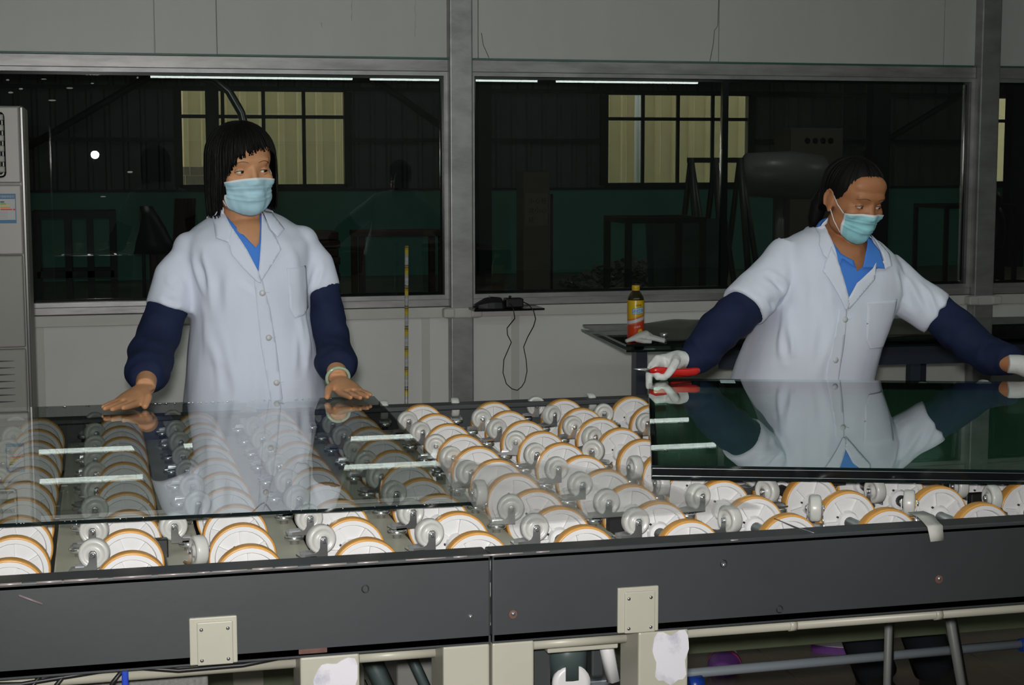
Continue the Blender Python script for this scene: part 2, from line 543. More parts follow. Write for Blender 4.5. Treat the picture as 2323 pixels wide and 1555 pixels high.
dt = MB().tube([(1.15, 19.6, 2.48), (1.35, 19.6, 2.44), (1.52, 19.6, 2.30), (1.66, 19.6, 2.05), (1.72, 19.6, 1.80), (1.74, 19.6, 0)], .05, 10).build('bent_pipe', m_steel)
tag(dt, 'bent grey pipe rising behind the standing woman\'s head', 'pipe')

# racks, tables and clutter in the hall
def frame_mb(x0, x1, y0, y1, z, r=.022, shelf=None, mids=()):
    mb = MB()
    for x in (x0, x1):
        for y in (y0, y1):
            mb.box(x - r, x + r, y - r, y + r, .12 if shelf else 0, z)
    return mb
def table_frame(name, label, cat, x0, x1, y0, y1, z, r=.022, mids=(), low=None, casters=False):
    t = thing(name, label, cat, ((x0 + x1) / 2, (y0 + y1) / 2, 0))
    cx, cy = t.location.x, t.location.y
    zb = .1 if casters else 0
    for x in (x0, x1) + tuple(mids):
        for y in (y0, y1):
            MB().box(x - r - cx, x + r - cx, y - r - cy, y + r - cy, zb, z - 2 * r).build('leg', m_halldark, t)
            if casters and x in (x0, x1):
                MB().lathe([(.02, -.02), (.05, -.018), (.05, .018), (.02, .02)], 14, 'Y', (x - cx, y - cy, .05)).build('caster', m_black, t)
    MB().box(x0 - r - cx, x1 + r - cx, y0 - r - cy, y0 + r - cy, z - 2 * r, z).box(x0 - r - cx, x1 + r - cx, y1 - r - cy, y1 + r - cy, z - 2 * r, z) \
        .box(x0 - r - cx, x0 + r - cx, y0 - cy, y1 - cy, z - 2 * r, z).box(x1 - r - cx, x1 + r - cx, y0 - cy, y1 - cy, z - 2 * r, z).build('top_frame', m_halldark, t)
    if low:
        MB().box(x0 - cx, x1 - cx, y0 - r - cy, y0 + r - cy, low, low + 2 * r).box(x0 - cx, x1 - cx, y1 - r - cy, y1 + r - cy, low, low + 2 * r).build('rail', m_halldark, t)
    return t
table_frame('metal_rack', 'dark empty metal rack on the hall floor at far left', 'rack', -0.54, 0.12, 15.0, 15.5, 1.04, .03, mids=(-.27, -.08), low=.45)
table_frame('metal_table', 'dark metal table frame on casters left of the A-frame rack', 'table', 4.35, 5.02, 13.2, 13.8, 1.0, .025, low=.3, casters=True)
table_frame('metal_stand', 'thin dark metal stand to the right of the bending woman', 'stand', 7.77, 8.5, 14.0, 14.6, 1.063, .018)
m_wood = mat('old_wood', (0.075, 0.05, 0.036), 0.7, var=0.3, vscale=8, stretch=(.4, 4, 4))
m_sheetglass = mat('stacked_glass', (0.06, 0.10, 0.09), 0.10, var=0.25, vscale=2)
t = thing('wooden_bench', 'low dark wooden bench against the green wall left of the post', 'bench', (2.90, 16.2, 0))
for i in range(4):
    MB().bevbox(-.44, .44, -.3 + i * .15, -.16 + i * .15, .74, .79, .004, seg=1).build('plank', m_wood, t)
for sx in (-.4, .4):
    for sy in (-.26, .24):
        MB().box(sx - .03, sx + .03, sy - .03, sy + .03, 0, .74).build('leg', m_wood, t)
t = thing('plank_pile', 'brown pile of boards on the hall floor beside the standing woman', 'boards', (2.12, 17.0, 0))
for i in range(9):
    MB().bevbox(-.28 + .02 * (i % 3), .26 + .015 * (i % 2), -.3, .3, i * .085, i * .085 + .075, .004, seg=1).build('board', m_wood, t)
# A-frame rack with glass sheets
t = thing('glass_rack', 'tall dark A-frame glass rack in the hall behind the bottle', 'rack', (5.88, 15.1, 0))
for sx in (-.27, -.02, .24):
    MB().tube([(sx - .03, -.40, .12), (sx, 0, 1.5)], .035, 6).tube([(sx + .09, -.40, .12), (sx, 0, 1.5)], .03, 6).build('upright', m_halldark, t)
    MB().tube([(sx, .40, .12), (sx, 0, 1.5)], .03, 6).build('strut', m_halldark, t)
MB().box(-.30, .27, -.03, .03, 1.46, 1.51).build('top_bar', m_halldark, t)
MB().box(-.34, .32, -.45, .45, .07, .13).build('base', m_halldark, t)
for sx in (-.28, .28):
    for sy in (-.38, .38):
        MB().lathe([(.015, -.02), (.035, -.018), (.035, .018), (.015, .02)], 12, 'Y', (sx, sy, .035)).build('caster', m_black, t)
for i, (x0, x1, z1, lab) in enumerate([(5.02, 5.78, .90, 'large dull glass sheet leaning on the rack, rearmost of three'), (5.06, 5.62, .86, 'grey glass sheet leaning on the rack, middle of three'), (5.25, 5.70, .70, 'small shiny glass sheet leaning on the rack, foremost of three')]):
    o = MB().box(x0, x1, -.006, .006, 0, z1 - .1, mat4=TX((0, 14.60 - i * .07, .14), rx=-.16)).build('glass_sheet', m_sheetglass)
    tag(o, lab, 'glass')
o = MB().box(4.95, 5.85, 14.20, 14.60, .0, .13).build('glass_crate', m_wood); tag(o, 'low dark crate under the leaning glass sheets', 'crate')
# machine cabinet with notice, round cover above it
t = thing('control_cabinet', 'pale cabinet with a paper notice in front of the green wall', 'cabinet', (4.88, 18.2, 0))
m_cab = mat('cabinet_dull', (0.14, 0.125, 0.095), 0.6, var=.1)
MB().bevbox(-.16, .16, -.02, .3, 0, 1.36, .012).build('body', m_cab, t)
MB().box(-.14, .13, -.024, -.0205, .74, 1.11).build('notice', mat('notice', (0.20, 0.17, 0.13), .7), t)
for r in range(3):
    for c in range(3 if r < 2 else 1):
        text_mesh('小心轻放'[(r * 3 + c) % 4], .07, m_halldark, 'character', t, TX((-.10 + c * .075, -.025, 1.0 - r * .11), rx=PI / 2))
MB().tube([(.2, .05, 0), (.2, .05, 1.1)], .016, 8).build('red_pipe', mat('red_paint', (.10, .02, .015), .5), t)
# sheets lying on the hall floor near the partition
for i, (x, y, rz, lab) in enumerate([(2.55, 9.6, .3, 'dark flat sheet on the hall floor just behind the window'), (3.6, 10.6, -.25, 'pale plastic sheet on the hall floor behind the bottle')]):
    mb = MB()
    n = 14
    vs = []
    for a in range(n + 1):
        for b in range(n + 1):
            u, v = a / n - .5, b / n - .5
            vs.append((u * 1.5, v * .9, .03 + .02 * math.sin(7 * u + 3 * v + i) + .012 * math.sin(13 * v - 5 * u)))
    mb.add(vs, [[a * (n + 1) + b, (a + 1) * (n + 1) + b, (a + 1) * (n + 1) + b + 1, a * (n + 1) + b + 1] for a in range(n) for b in range(n)], 0, True)
    o = mb.build('floor_sheet', [m_blackgloss, mat('dull_film', (.14, .15, .13), .35)][i], None, (x, y, 0), (0, 0, rz))
    tag(o, lab, 'sheet')
# heap of broken glass on the hall floor, wrapped roll, panel with round dials
m_cullet = mat('broken_glass', (.20, .22, .20), .15)
mb = MB(); rr = random.Random(4)
for k in range(900):
    u, v = rr.uniform(-1, 1), rr.uniform(-1, 1)
    h = .30 * max(0, 1 - u * u) * max(0, 1 - v * v) * rr.random()
    q = rr.uniform(.02, .06)
    mb.box(-q, q, -q * .7, q * .7, -.003, .003, mat4=TX((6.15 + .8 * u, 18.4 + .6 * v, .03 + h), rr.uniform(-.9, .9), rr.uniform(-.9, .9), rr.uniform(0, 6)))
o = mb.build('broken_glass', m_cullet); o['kind'] = 'stuff'; tag(o, 'low heap of broken glass on the hall floor behind the bottle', 'glass')
o = MB().tube([(6.45, 15.9, 1.34), (6.52, 15.9, 1.34), (7.0, 15.9, 1.33), (7.34, 15.9, 1.31), (7.42, 15.9, 1.30)], [.10, .22, .25, .23, .12], 20).tube([(6.9, 15.9, 1.12), (6.9, 15.9, 0)], .05, 8).build('wrapped_roll', mat('bubble_wrap', (.22, .23, .21), .35, bump=.5, bscale=30))
tag(o, 'pale plastic-wrapped roll on a stand left of the bending woman\'s head', 'roll')
t = thing('dial_panel', 'brownish machine panel with four round dials above the bending woman\'s head', 'panel', (7.95, 17.3, 0))
MB().bevbox(-.32, .32, 0, .5, 0, 1.85, .01).build('body', m_cab, t)
for k in range(4):
    MB().lathe([(.03, -.012), (.036, -.012), (.036, 0), (.03, 0)], 18, 'Y', (-.12 + k * .095, -.0, 1.705)).build('dial', m_steel, t)
# draped work chair and leaning corrugated board at left
t = thing('draped_stand', 'dark cloth hung over a stand by the green wall at left', 'stand', (0.43, 14.2, 0))
MB().tube([(-.07, 0, 0), (-.07, 0, 1.08)], .015, 8).tube([(.09, 0, 0), (.02, 0, 1.05)], .012, 8).build('post', m_halldark, t)
MB().rings([[Vector((-.04 + .02 * k + (.05 + .03 * k) * math.cos(a) * (1 + .2 * math.sin(3 * a + k)), (.05 + .02 * k) * math.sin(a), 1.10 - .1 * k)) for a in [2 * PI * j / 18 for j in range(18)]] for k in range(5)]).build('cloth', m_black, t)
o = MB()
vs = [(-.12 + i * .02, (.012 if i % 2 else -.012), 0) for i in range(13)]
o.add([(a, b, 0) for a, b, c in vs] + [(a + .04, b + .1, .56) for a, b, c in vs], [[i, i + 1, 13 + i + 1, 13 + i] for i in range(12)])
o = o.build('corrugated_board', m_wood, None, (.92, 18.9, .50)); tag(o, 'ribbed brown board standing by the green wall left of the woman', 'board')
o = MB().bevbox(.55, 1.3, 18.7, 19.2, 0, .50, .01).build('wooden_box', m_wood); tag(o, 'brown wooden box under the ribbed board', 'box')
o = MB().ell((7.80, 13.2, .86), (.10, .12, .24), 16, 10).ell((7.78, 13.2, 1.12), (.08, .1, .10), 14, 8).box(7.74, 7.86, 13.1, 13.3, 0, .70).build('covered_machine', m_black)
tag(o, 'black rounded machine seen right of the second post', 'machine')

# ------------------------------------------------------------------ conveyor table
CT = thing('conveyor_table', 'long grey conveyor table covered with rows of white wheels and small casters', 'table', (0.9, 2.97, 0))
OX, OY = 0.9, 2.97
def L(x): return x - OX
def K(y): return y - OY
ZW = 0.92
YF0, YF1, YB0, YB1 = 2.235, 2.285, 3.665, 3.715
XA, XJ, XB = -0.75, 0.533, 2.55
def rail(x0, x1, y0, y1, z0, z1, name):
    # C section: web plus lips
    s = 1 if y0 < OY else -1
    mb = MB()
    mb.bevbox(L(x0), L(x1), K(y0), K(y1), z1 - .012, z1, .003, seg=2)
    ya, yb = (y0, y0 + .012) if s > 0 else (y1 - .012, y1)
    mb.bevbox(L(x0), L(x1), K(ya), K(yb), z0, z1 - .002, .003, seg=2)
    mb.box(L(x0), L(x1), K(y0), K(y1), z0, z0 + .012)
    return mb.build(name, m_beam, CT)
rail(XA, XJ - .0012, YF0, YF1, .778, .91, 'side_rail')
rail(XJ + .0012, XB, YF0, YF1, .778, .91, 'side_rail')
rail(XA, XB, YB0, YB1, .778, .91, 'side_rail')
for x in (XA - .012, XB):
    MB().box(L(x), L(x + .012), K(YF0), K(YB1), .778, .905).build('end_rail', m_beam, CT)
# worn bright edge on the front rail (bare metal chips, thin slivers lying on the edge)
m_bare = mat('bare_chip', (0.42, 0.36, 0.35), 0.35, 0.4)
mb = MB(); x = -0.40
while x < 0.53:
    l = random.uniform(.008, .06)
    mb.tube([(L(x), K(YF0 + .0008), .9085), (L(x + l), K(YF0 + .0008), .9085)], random.uniform(.0012, .0022), 6)
    x += l + random.uniform(.002, .02) * (1.0 if x < .25 else 2.2)
for x0, l in ((.55, .03), (.6, .02), (.9, .012)):
    mb.tube([(L(x0), K(YF0 + .0008), .9085), (L(x0 + l), K(YF0 + .0008), .9085)], .0012, 6)
o = mb.build('paint_chips', m_bare, CT); o['kind'] = 'stuff'; o['label'] = 'bare bright chips along the rail edge'
m_scr = mat('scratch', (0.20, 0.155, 0.165), 0.5)
MB().tube([(L(-.118), K(YF0 - .0003), .893), (L(-.088), K(YF0 - .0003), .879)], .0016, 5).build('scratch', m_scr, CT)
m_rust = mat('rust', (0.11, 0.05, 0.04), 0.7, var=.3, vscale=60)
MB().bevbox(L(.255), L(.295), K(YF0 - .0006), K(YF0 + .001), .783, .790, .0004, seg=1).build('rust_patch', m_rust, CT)
for x, z, rust in ((.502, .82, 0), (.565, .82, 1), (.889, .872, 0), (1.245, .828, 1)):
    if rust:
        MB().lathe([(.007, .0), (.0065, .0006)], 14, 'Y', (L(x), K(YF0), z - .001)).build('rust_ring', m_rust, CT)
    MB().ell((L(x), K(YF0 - .001), z), (.0036, .003, .0036), 12, 8).build('screw', m_chrome, CT)
for x, z in ((.35, .871), (.889, .874), (.98, .798)):
    MB().tube([(L(x + .0048 * math.cos(a)), K(YF0 - .0004), z + .0055 * math.sin(a)) for a in [2 * PI * j / 14 for j in range(14)]], .0009, 5, closed=True).build('plug_ring', m_black, CT)
# end plates of the cross tubes
for x0, x1, z0, z1 in ((.105, .17, .7795, .846), (.723, .786, .780, .848)):
    pl = MB().bevbox(L(x0), L(x1), K(YF0 - .004), K(YF0 + .01), z0, z1, .0015).build('end_plate', m_cream, CT)
    MB().bevbox(L(x0 + .010), L(x1 - .006), K(YF0 - .0068), K(YF0 - .003), z0 - .0005, z1 - .006, .0016).build('cover', m_cream, pl)
    for sx in (x0 + .016, x1 - .013):
        for sz in (z0 + .007, z1 - .016):
            MB().lathe([(.0026, 0), (.0026, .0012), (.0012, .002)], 12, 'Y', (L(sx), K(YF0 - .0064), sz)).build('bolt', m_steel, pl)
# legs
def leg(x0, x1, y0, y1, z1, sticker=None):
    o = MB().bevbox(L(x0), L(x1), K(y0), K(y1), 0.02, z1, .003, seg=2).build('leg', m_cream, CT)
    MB().bevbox(L(x0 - .02), L(x1 + .02), K(y0 - .02 if y0 > 3 else y0 - .01), K(y1 + .02), 0, .02, .002, seg=1).build('foot', m_cream, o)
    if sticker:
        a, b, za, zb = sticker
        pts = []
        n = 28
        for j in range(n):
            t = 2 * PI * j / n
            r = 1 + .10 * math.sin(3 * t + a * 40) + .06 * math.sin(7 * t)
            cx, cz = (a + b) / 2, (za + zb) / 2
            c, s = math.cos(t), math.sin(t)
            q = max(abs(c), abs(s))
            pts.append((L(cx + (b - a) / 2 * c / q * r), cz + (zb - za) / 2 * s / q * r))
        MB().prism(pts, 0, .0008, mat4=Matrix(((1, 0, 0, 0), (0, 0, -1, K(y0)), (0, 1, 0, 0), (0, 0, 0, 1)))).build('worn_sticker', m_paper, o)['label'] = 'worn white sticker'
    return o
leg(.257, .341, YF0 + .001, YF0 + .09, .7775, (.279, .338, .70, .768))
leg(.462, .5305, YF0 + .001, YF0 + .09, .7775)
leg(.5345, .597, YF0 + .001, YF0 + .09, .7775)
leg(.757, .835, YF0 + .001, YF0 + .09, .7775, (.782, .833, .70, .775))
leg(-.62, -.54, YF0 + .001, YF0 + .09, .7775)
leg(2.32, 2.40, YF0 + .001, YF0 + .09, .7775)
for x in (-.58, .30, .53, .80, 2.36):
    leg(x - .035, x + .035, YB1 - .08, YB1 - .002, .7775)
# cross beams with casters, axles with wheels
rows = [0.031 + .168 * k for k in range(-3, 15)]
wy = [2.34 + .1432 * i for i in range(10)]
R = .0525
def wheel_mesh():
    mb = MB()
    prof = []
    for s in (-1, 1):
        pass
    h = .011
    prof = [(.0105, -h - .003), (.0165, -h - .003), (.0180, -h), (.0195, -h + .0062), (.0405, -h + .0062), (.0425, -h), (.0492, -h),
            (.0492, h), (.0425, h), (.0405, h - .0062), (.0195, h - .0062), (.0180, h), (.0165, h + .003), (.0105, h + .003)]
    mb.lathe(prof, 40, 'Y', smooth=False)
    for j in range(6):
        m4 = Matrix.Rotation(j * PI / 3, 4, 'Y')
        mb.box(-.0020, .0020, -h + .0008, h - .0008, .0185, .0415, mat4=m4)
    for j in (1, 4):                        # set-screw notches
        m4 = Matrix.Rotation(j * PI / 3 + .5, 4, 'Y')
        mb.box(-.0016, .0016, -h - .0005, -h + .004, .0205, .0225, 1, mat4=m4)
    return mb.mesh('wheel', [m_white, m_black])
def tyre_mesh():
    h = .0112
    return MB().lathe([(.0490, -h + .001), (.0503, -h), (.0518, -h + .0012), (.0525, -h + .004), (.0525, h - .004), (.0518, h - .0012), (.0503, h), (.0490, h - .001)], 48, 'Y', cap=False).mesh('tyre', m_tyre)
me_w, me_t = wheel_mesh(), tyre_mesh()
for x in rows:
    MB().cyl((L(x), K(YF1 - .01), ZW - R), (L(x), K(YB0 + .01), ZW - R), .0103, 14).build('axle', m_steel, CT)
    for y in wy:
        ww = link('wheel', me_w, CT, (L(x + random.uniform(-.0015, .0015)), K(y), ZW - R), (0, random.uniform(0, PI / 3), random.uniform(-.015, .015)))
        link('tyre', me_t, ww)
ZBM = .862
def fork_mesh():
    """swivel caster bracket: origin on the beam, wheel trails along +x"""
    mb = MB()
    mb.lathe([(.004, -.006), (.007, -.006), (.007, .002), (.0145, .002), (.0160, .004), (.0160, .008), (.0130, .0105), (.0060, .0105)], 20, 'Z')
    ax, az = .024, ZW - .0225 - ZBM
    for s in (-1, 1):
        y = s * .0125
        poly = [(-.006, .0105), (ax + .0058, .0105), (ax + .0056, az + .003), (ax + .003, az + .0065), (ax - .003, az + .0065), (ax - .0056, az + .003), (ax - .0064, .0245), (ax - .0095, .0195), (ax - .0145, .0170), (-.006, .0160)]
        m4 = Matrix(((1, 0, 0, 0), (0, 0, -1, y + .0008), (0, 1, 0, 0), (0, 0, 0, 1)))
        mb.prism(poly, 0, .0016, mat4=m4)
        mb.lathe([(.0048, 0), (.0048, .0018), (.0025, .0032)], 12, 'Y', (ax, y + s * .0008 if s < 0 else y + .0008, az)) if s < 0 else \
            mb.lathe([(.0025, -.0032), (.0048, -.0018), (.0048, 0)], 12, 'Y', (ax, y + .0008, az))
    mb.box(-.012, .012, -.0133, .0133, .0105, .0128)
    return mb.mesh('caster', m_chrome)
def cwheel_mesh():
    r, h = .0225, .0095
    return MB().lathe([(.0035, -h - .001), (.0075, -h - .001), (.0085, -h + .002), (.0150, -h + .002), (.0162, -h), (.0195, -h), (.0215, -h + .0015), (r, -h + .004), (r, h - .004),
                       (.0215, h - .0015), (.0195, h), (.0162, h), (.0150, h - .002), (.0085, h - .002), (.0075, h + .001), (.0035, h + .001)], 32, 'Y').mesh('caster_wheel', m_caster)
me_f, me_c = fork_mesh(), cwheel_mesh()
D2 = math.radians
spec = {  # (gap index, caster index from the front): swivel angle in degrees
    (1, 0): -75, (1, 1): 188, (2, 0): 12, (3, 0): 8, (3, 1): 12, (4, 2): -86, (4, 8): 88, (4, 3): 20, (5, 8): 86, (6, 0): -72, (6, 2): -88, (6, 3): -84, (6, 4): 150, (6, 5): 22,
    (7, 8): 95, (7, 7): 172, (7, 5): 34, (7, 4): 58, (7, 3): 66, (7, 0): 70, (7, 1): 118, (8, 1): -80, (8, 0): 62, (8, 7): 72, (8, 6): 76, (9, 1): -92, (9, 0): 88, (10, 0): -30, (10, 1): 40, (5, 0): 6}
for g in range(len(rows) - 1):
    x = rows[g] + .084
    mb = MB().bevbox(L(x - .028), L(x + .028), K(YF1 - .012), K(YB0 + .012), .795, ZBM - .006, .003)
    mb.build('cross_beam', m_khaki, CT)
    gi = g - 2                                # gap number 1 lies between rows A and B
    for i in range(9):
        y = 2.44 + .156 * i
        a = spec.get((gi, i))
        a = D2(a) if a is not None else random.gauss(0.05, .16)
        f = link('caster', me_f, CT, (L(x + .009), K(y), ZBM), (0, 0, a))
        w = link('caster_wheel', me_c, f, (.024, 0, ZW - .0225 - ZBM))
        w.rotation_euler = (0, random.uniform(0, 6), 0)
# cream inner boards, bearing blocks
for y in (2.30, 3.60):
    MB().bevbox(L(XA + .02), L(XB - .02), K(y), K(y + .045), .760, .790, .002, seg=1).build('inner_board', m_cream, CT)
for x in (.031, .031 + .168 * 5, .031 + .168 * 9):
    MB().bevbox(L(x - .060), L(x + .060), K(2.555), K(2.572), .835, .885, .002, seg=1).build('bearing_block', m_black, CT)
# conduit under the rail
mb = MB()
for x0, x1 in ((-.74, .257), (.341, .462), (.597, .757), (.835, 2.32)):
    mb.cyl((L(x0), K(2.30), .752), (L(x1), K(2.30), .752), .0082, 14)
o = mb.build('conduit', m_cream, CT)
mb = MB()
for x in (.60, 1.03, 1.28, 1.47, 1.70):
    mb.cyl((L(x - .006), K(2.30), .752), (L(x + .006), K(2.30), .752), .0098, 14)
mb.bevbox(L(1.445), L(1.455), K(2.29), K(2.31), .738, .752, .002)
mb.build('coupling', m_cream, CT)
m_beam2 = mat('dull_grey_bar', (.19, .195, .185), .5)
# parts hanging below the rail
o = MB().bevbox(L(.155), L(.256), K(2.31), K(2.40), .748, .772, .002).build('cable_tray', m_cream, CT)
MB().bevbox(L(-.15), L(.14), K(2.42), K(2.44), .65, .765, .003).build('perforated_panel', mat('perforated_grey', (.17, .17, .155), .5, var=.3, vscale=160), CT)
MB().tube([(L(-.30), K(2.262), .773), (L(-.12), K(2.262), .762), (L(.02), K(2.262), .7755), (L(.09), K(2.262), .7645), (L(.18), K(2.262), .7655), (L(.257), K(2.262), .776)], .0032, 8).build('cable', m_black, CT)
for x in (-.105, -.072, .005):
    MB().tube([(L(x + .012), K(2.262), .774), (L(x - .004), K(2.262), .755), (L(x - .02), K(2.262), .72)], .0030, 8).build('cable', m_black, CT)
MB().bevbox(L(.013), L(.022), K(2.255), K(2.27), .748, .776, .002).build('cable_clip', mat('blue_plastic', (.012, .05, .42), .4), CT)['label'] = 'blue cable clip'
MB().bevbox(L(.640), L(.752), K(2.318), K(2.40), .730, .752, .002).build('bracket', m_cream, CT)
m_dkgreen = mat('machine_green', (.06, .085, .082), .4, var=.15)
mo = MB().tube([(L(.70), K(2.42), .66), (L(.70), K(2.42), .735)], .032, 20).build('motor', m_dkgreen, CT)
MB().lathe([(.022, -.01), (.030, -.01), (.030, .01), (.022, .01)], 24, 'Y', (L(.70), K(2.40), .655)).build('pulley', m_white, mo)
MB().bevbox(L(.640), L(.668), K(2.40), K(2.45), .62, .735, .003).build('motor_plate', m_beam, CT)
MB().bevbox(L(.735), L(.755), K(2.40), K(2.45), .66, .735, .003).build('motor_plate', m_beam, CT)
MB().tube([(L(.745), K(2.37), .74), (L(.765), K(2.38), .66)], .012, 6).build('white_strut', m_white, CT)
MB().bevbox(L(.505), L(.60), K(2.86), K(3.0), .45, .66, .006).build('control_box', mat('dull_grey', (.19, .185, .17), .5), CT)
MB().tube([(L(.40), K(2.75), .70), (L(.52), K(2.75), .42)], .018, 4).tube([(L(.47), K(2.75), .70), (L(.60), K(2.75), .40)], .01, 4).build('strut', m_dkgreen, CT)
MB().tube([(L(1.50), K(2.70), .76), (L(1.60), K(2.70), .30)], .012, 4, flat=(1, .25)).build('strut', m_beam2, CT)
MB().tube([(L(1.405), K(2.70), .76), (L(1.405), K(2.70), .30)], .010, 4, flat=(1, .25)).build('strut', m_beam2, CT)
MB().cyl((L(.50), K(3.0), .445), (L(1.99), K(3.0), .455), .010, 16).build('air_pipe', mat('pipe_grey', (.30, .34, .38), .3, .2), CT)
m_blue = mat('blue_cap', (.01, .05, .33), .35)
MB().cyl((L(1.115), K(2.985), .430), (L(1.145), K(2.985), .431), .017, 16).build('pipe_clamp', m_blue, CT)
MB().cyl((L(1.865), K(3.0), .452), (L(1.91), K(3.0), .4525), .014, 16).build('pipe_clamp', m_blue, CT)
m_olive = mat('olive_beam', (.16, .185, .11), .5, var=.12)
MB().bevbox(L(XA), L(XB), K(YB1 - .076), K(YB1 - .03), .279, .39, .003).build('lower_rail', m_olive, CT)
# ------------------------------------------------------------------ floor-standing air conditioner at the left
m_ac = mat('ac_shell', (0.34, 0.325, 0.30), 0.4)
m_ac2 = mat('ac_shell_lower', (0.265, 0.26, 0.235), 0.45)  # darker copy of the shell, lower front's shading put into the colour
t = thing('air_conditioner', 'tall pale floor-standing air conditioner at the left edge', 'air conditioner', (-0.516, 6.5, 0))
MB().bevbox(-.25, .252, .02, .36, 0, 1.683, .012, seg=3).build('body', m_ac, t)
up_ = MB().bevbox(-.245, .234, -.004, .022, 1.392, 1.680, .006, seg=2).build('front_panel', m_ac, t)
MB().bevbox(-.245, .234, -.004, .022, 1.120, 1.386, .006, seg=2).build('front_panel', m_ac, t)
MB().bevbox(-.245, .231, -.002, .022, .764, 1.118, .006, seg=2).build('front_panel', m_ac2, t)
lowp = MB().bevbox(-.245, .231, -.004, .022, .03, .758, .006, seg=2).build('front_panel', m_ac2, t)
MB().bevbox(.236, .250, -.002, .04, .03, 1.680, .004, seg=2).build('corner_trim', mat('ac_trim', (.16, .16, .155), .25, .3), t)
MB().bevbox(-.20, .182, -.0055, .0, 1.412, 1.660, .018, seg=3).build('outlet', m_blackgloss, up_)
for i in range(6):
    z = 1.432 + i * .039
    MB().bevbox(-.197, .178, -.012, -.004, z, z + .024, .004, seg=2, mat4=None).build('vane', m_ac2, up_)
for i in range(7):
    z = .713 - i * .0262
    # tapering slot, dark, a little proud plate with a sunk look
    MB().prism([(-.2, z - .0045), (.10, z - .0045), (.187, z - .0005), (.187, z + .001), (.10, z + .0040), (-.2, z + .0040)], .0035, .0050,
               mat4=Matrix(((1, 0, 0, 0), (0, 0, -1, 0), (0, 1, 0, 0), (0, 0, 0, 1)))).build('vent_slot', m_black, lowp)
# energy label
el = MB().box(.130, .1985, -.0052, -.0040, 1.240, 1.352).build('energy_label', mat('label_blue', (.03, .15, .30), .5), t)
el['label'] = 'blue and white energy label'
m_lw = mat('label_white', (.45, .45, .45), .5)
MB().box(.133, .1955, -.0056, -.0052, 1.253, 1.332).build('white_field', m_lw, el)
for i, (c, w) in enumerate([((.02, .02, .02), .016), ((.12, .35, .05), .022), ((.62, .52, .03), .030), ((.65, .28, .03), .037), ((.55, .03, .02), .044)]):
    z = 1.321 - i * .0072
    MB().prism([(.142, z - .0024), (.142 + w - .004, z - .0024), (.142 + w, z), (.142 + w - .004, z + .0024), (.142, z + .0024)], .0056, .0060,
               mat4=Matrix(((1, 0, 0, 0), (0, 0, -1, 0), (0, 1, 0, 0), (0, 0, 0, 1)))).build('bar', mat('bar%d' % i, c, .5), el)
MB().prism([(.186, 1.292), (.190, 1.2885), (.195, 1.2885), (.195, 1.2955), (.190, 1.2955)], .0056, .0060, mat4=Matrix(((1, 0, 0, 0), (0, 0, -1, 0), (0, 1, 0, 0), (0, 0, 0, 1)))).build('arrow', mat('bar_red', (.55, .03, .02), .5), el)
for z in (1.282, 1.276, 1.270, 1.264, 1.258):
    MB().box(.138, .168, -.0058, -.0056, z, z + .0012).build('text_line', m_ac2, el)
text_mesh('中国能效标识', .0095, m_lw, 'heading', el, TX((.1365, -.0054, 1.338), rx=PI / 2))

def nearer(o, k, top=1.47):
    for v in o.data.vertices:
        v.co.x *= k; v.co.y *= k
        if v.co.z > .06:
            v.co.z = top + (v.co.z - top) * k
    for c in o.children:
        nearer(c, k)
for c in t.children:
    if c == el:
        for o_ in [el] + list(el.children):
            for v in o_.data.vertices:
                v.co.x += .014
    nearer(c, .832)
t.location = (-.516 * .832, 6.5 * .832, 0)

# ------------------------------------------------------------------ patterned stick leaning on the ledge
m_stick, _t, _N, _L, _b = nt('wrapped_stick')
_b.inputs['Roughness'].default_value = .25
tc = _N.new('ShaderNodeTexCoord'); sp = _N.new('ShaderNodeSeparateXYZ'); _L.new(tc.outputs['Object'], sp.inputs[0])
md = _N.new('ShaderNodeMath'); md.operation = 'DIVIDE'; md.inputs[1].default_value = .0868; _L.new(sp.outputs['Z'], md.inputs[0])
fr = _N.new('ShaderNodeMath'); fr.operation = 'FRACT'; _L.new(md.outputs[0], fr.inputs[0])
nz = _N.new('ShaderNodeTexNoise'); nz.inputs['Scale'].default_value = 90; _L.new(tc.outputs['Object'], nz.inputs['Vector'])
ad = _N.new('ShaderNodeMath'); ad.operation = 'MULTIPLY_ADD'; ad.inputs[1].default_value = .12; _L.new(nz.outputs['Fac'], ad.inputs[0]); _L.new(fr.outputs[0], ad.inputs[2])
rp = _N.new('ShaderNodeValToRGB'); rp.color_ramp.interpolation = 'CONSTANT'
cols = [(0, (.60, .56, .30)), (.10, (.50, .47, .52)), (.24, (.58, .56, .60)), (.36, (.46, .44, .50)), (.50, (.62, .50, .08)), (.72, (.52, .36, .03)), (.84, (.20, .12, .03)), (.90, (.42, .34, .18)), (.96, (.04, .12, .26)), (1.0, (.5, .5, .55))]
for i, (p, c) in enumerate(cols):
    e = rp.color_ramp.elements[i] if i < 2 else rp.color_ramp.elements.new(p)
    e.position = p; e.color = (*c, 1)
_L.new(ad.outputs[0], rp.inputs[0]); _L.new(rp.outputs[0], _b.inputs['Base Color'])
st = MB().tube([(0, 0, 0), (.004, .0, .3), (.012, 0, 1.117)], .0083, 14).build('stick', m_stick, None, (1.249, 6.82, 0.0))
tag(st, 'thin round stick wrapped in a yellow, white and blue pattern by the wall', 'stick')

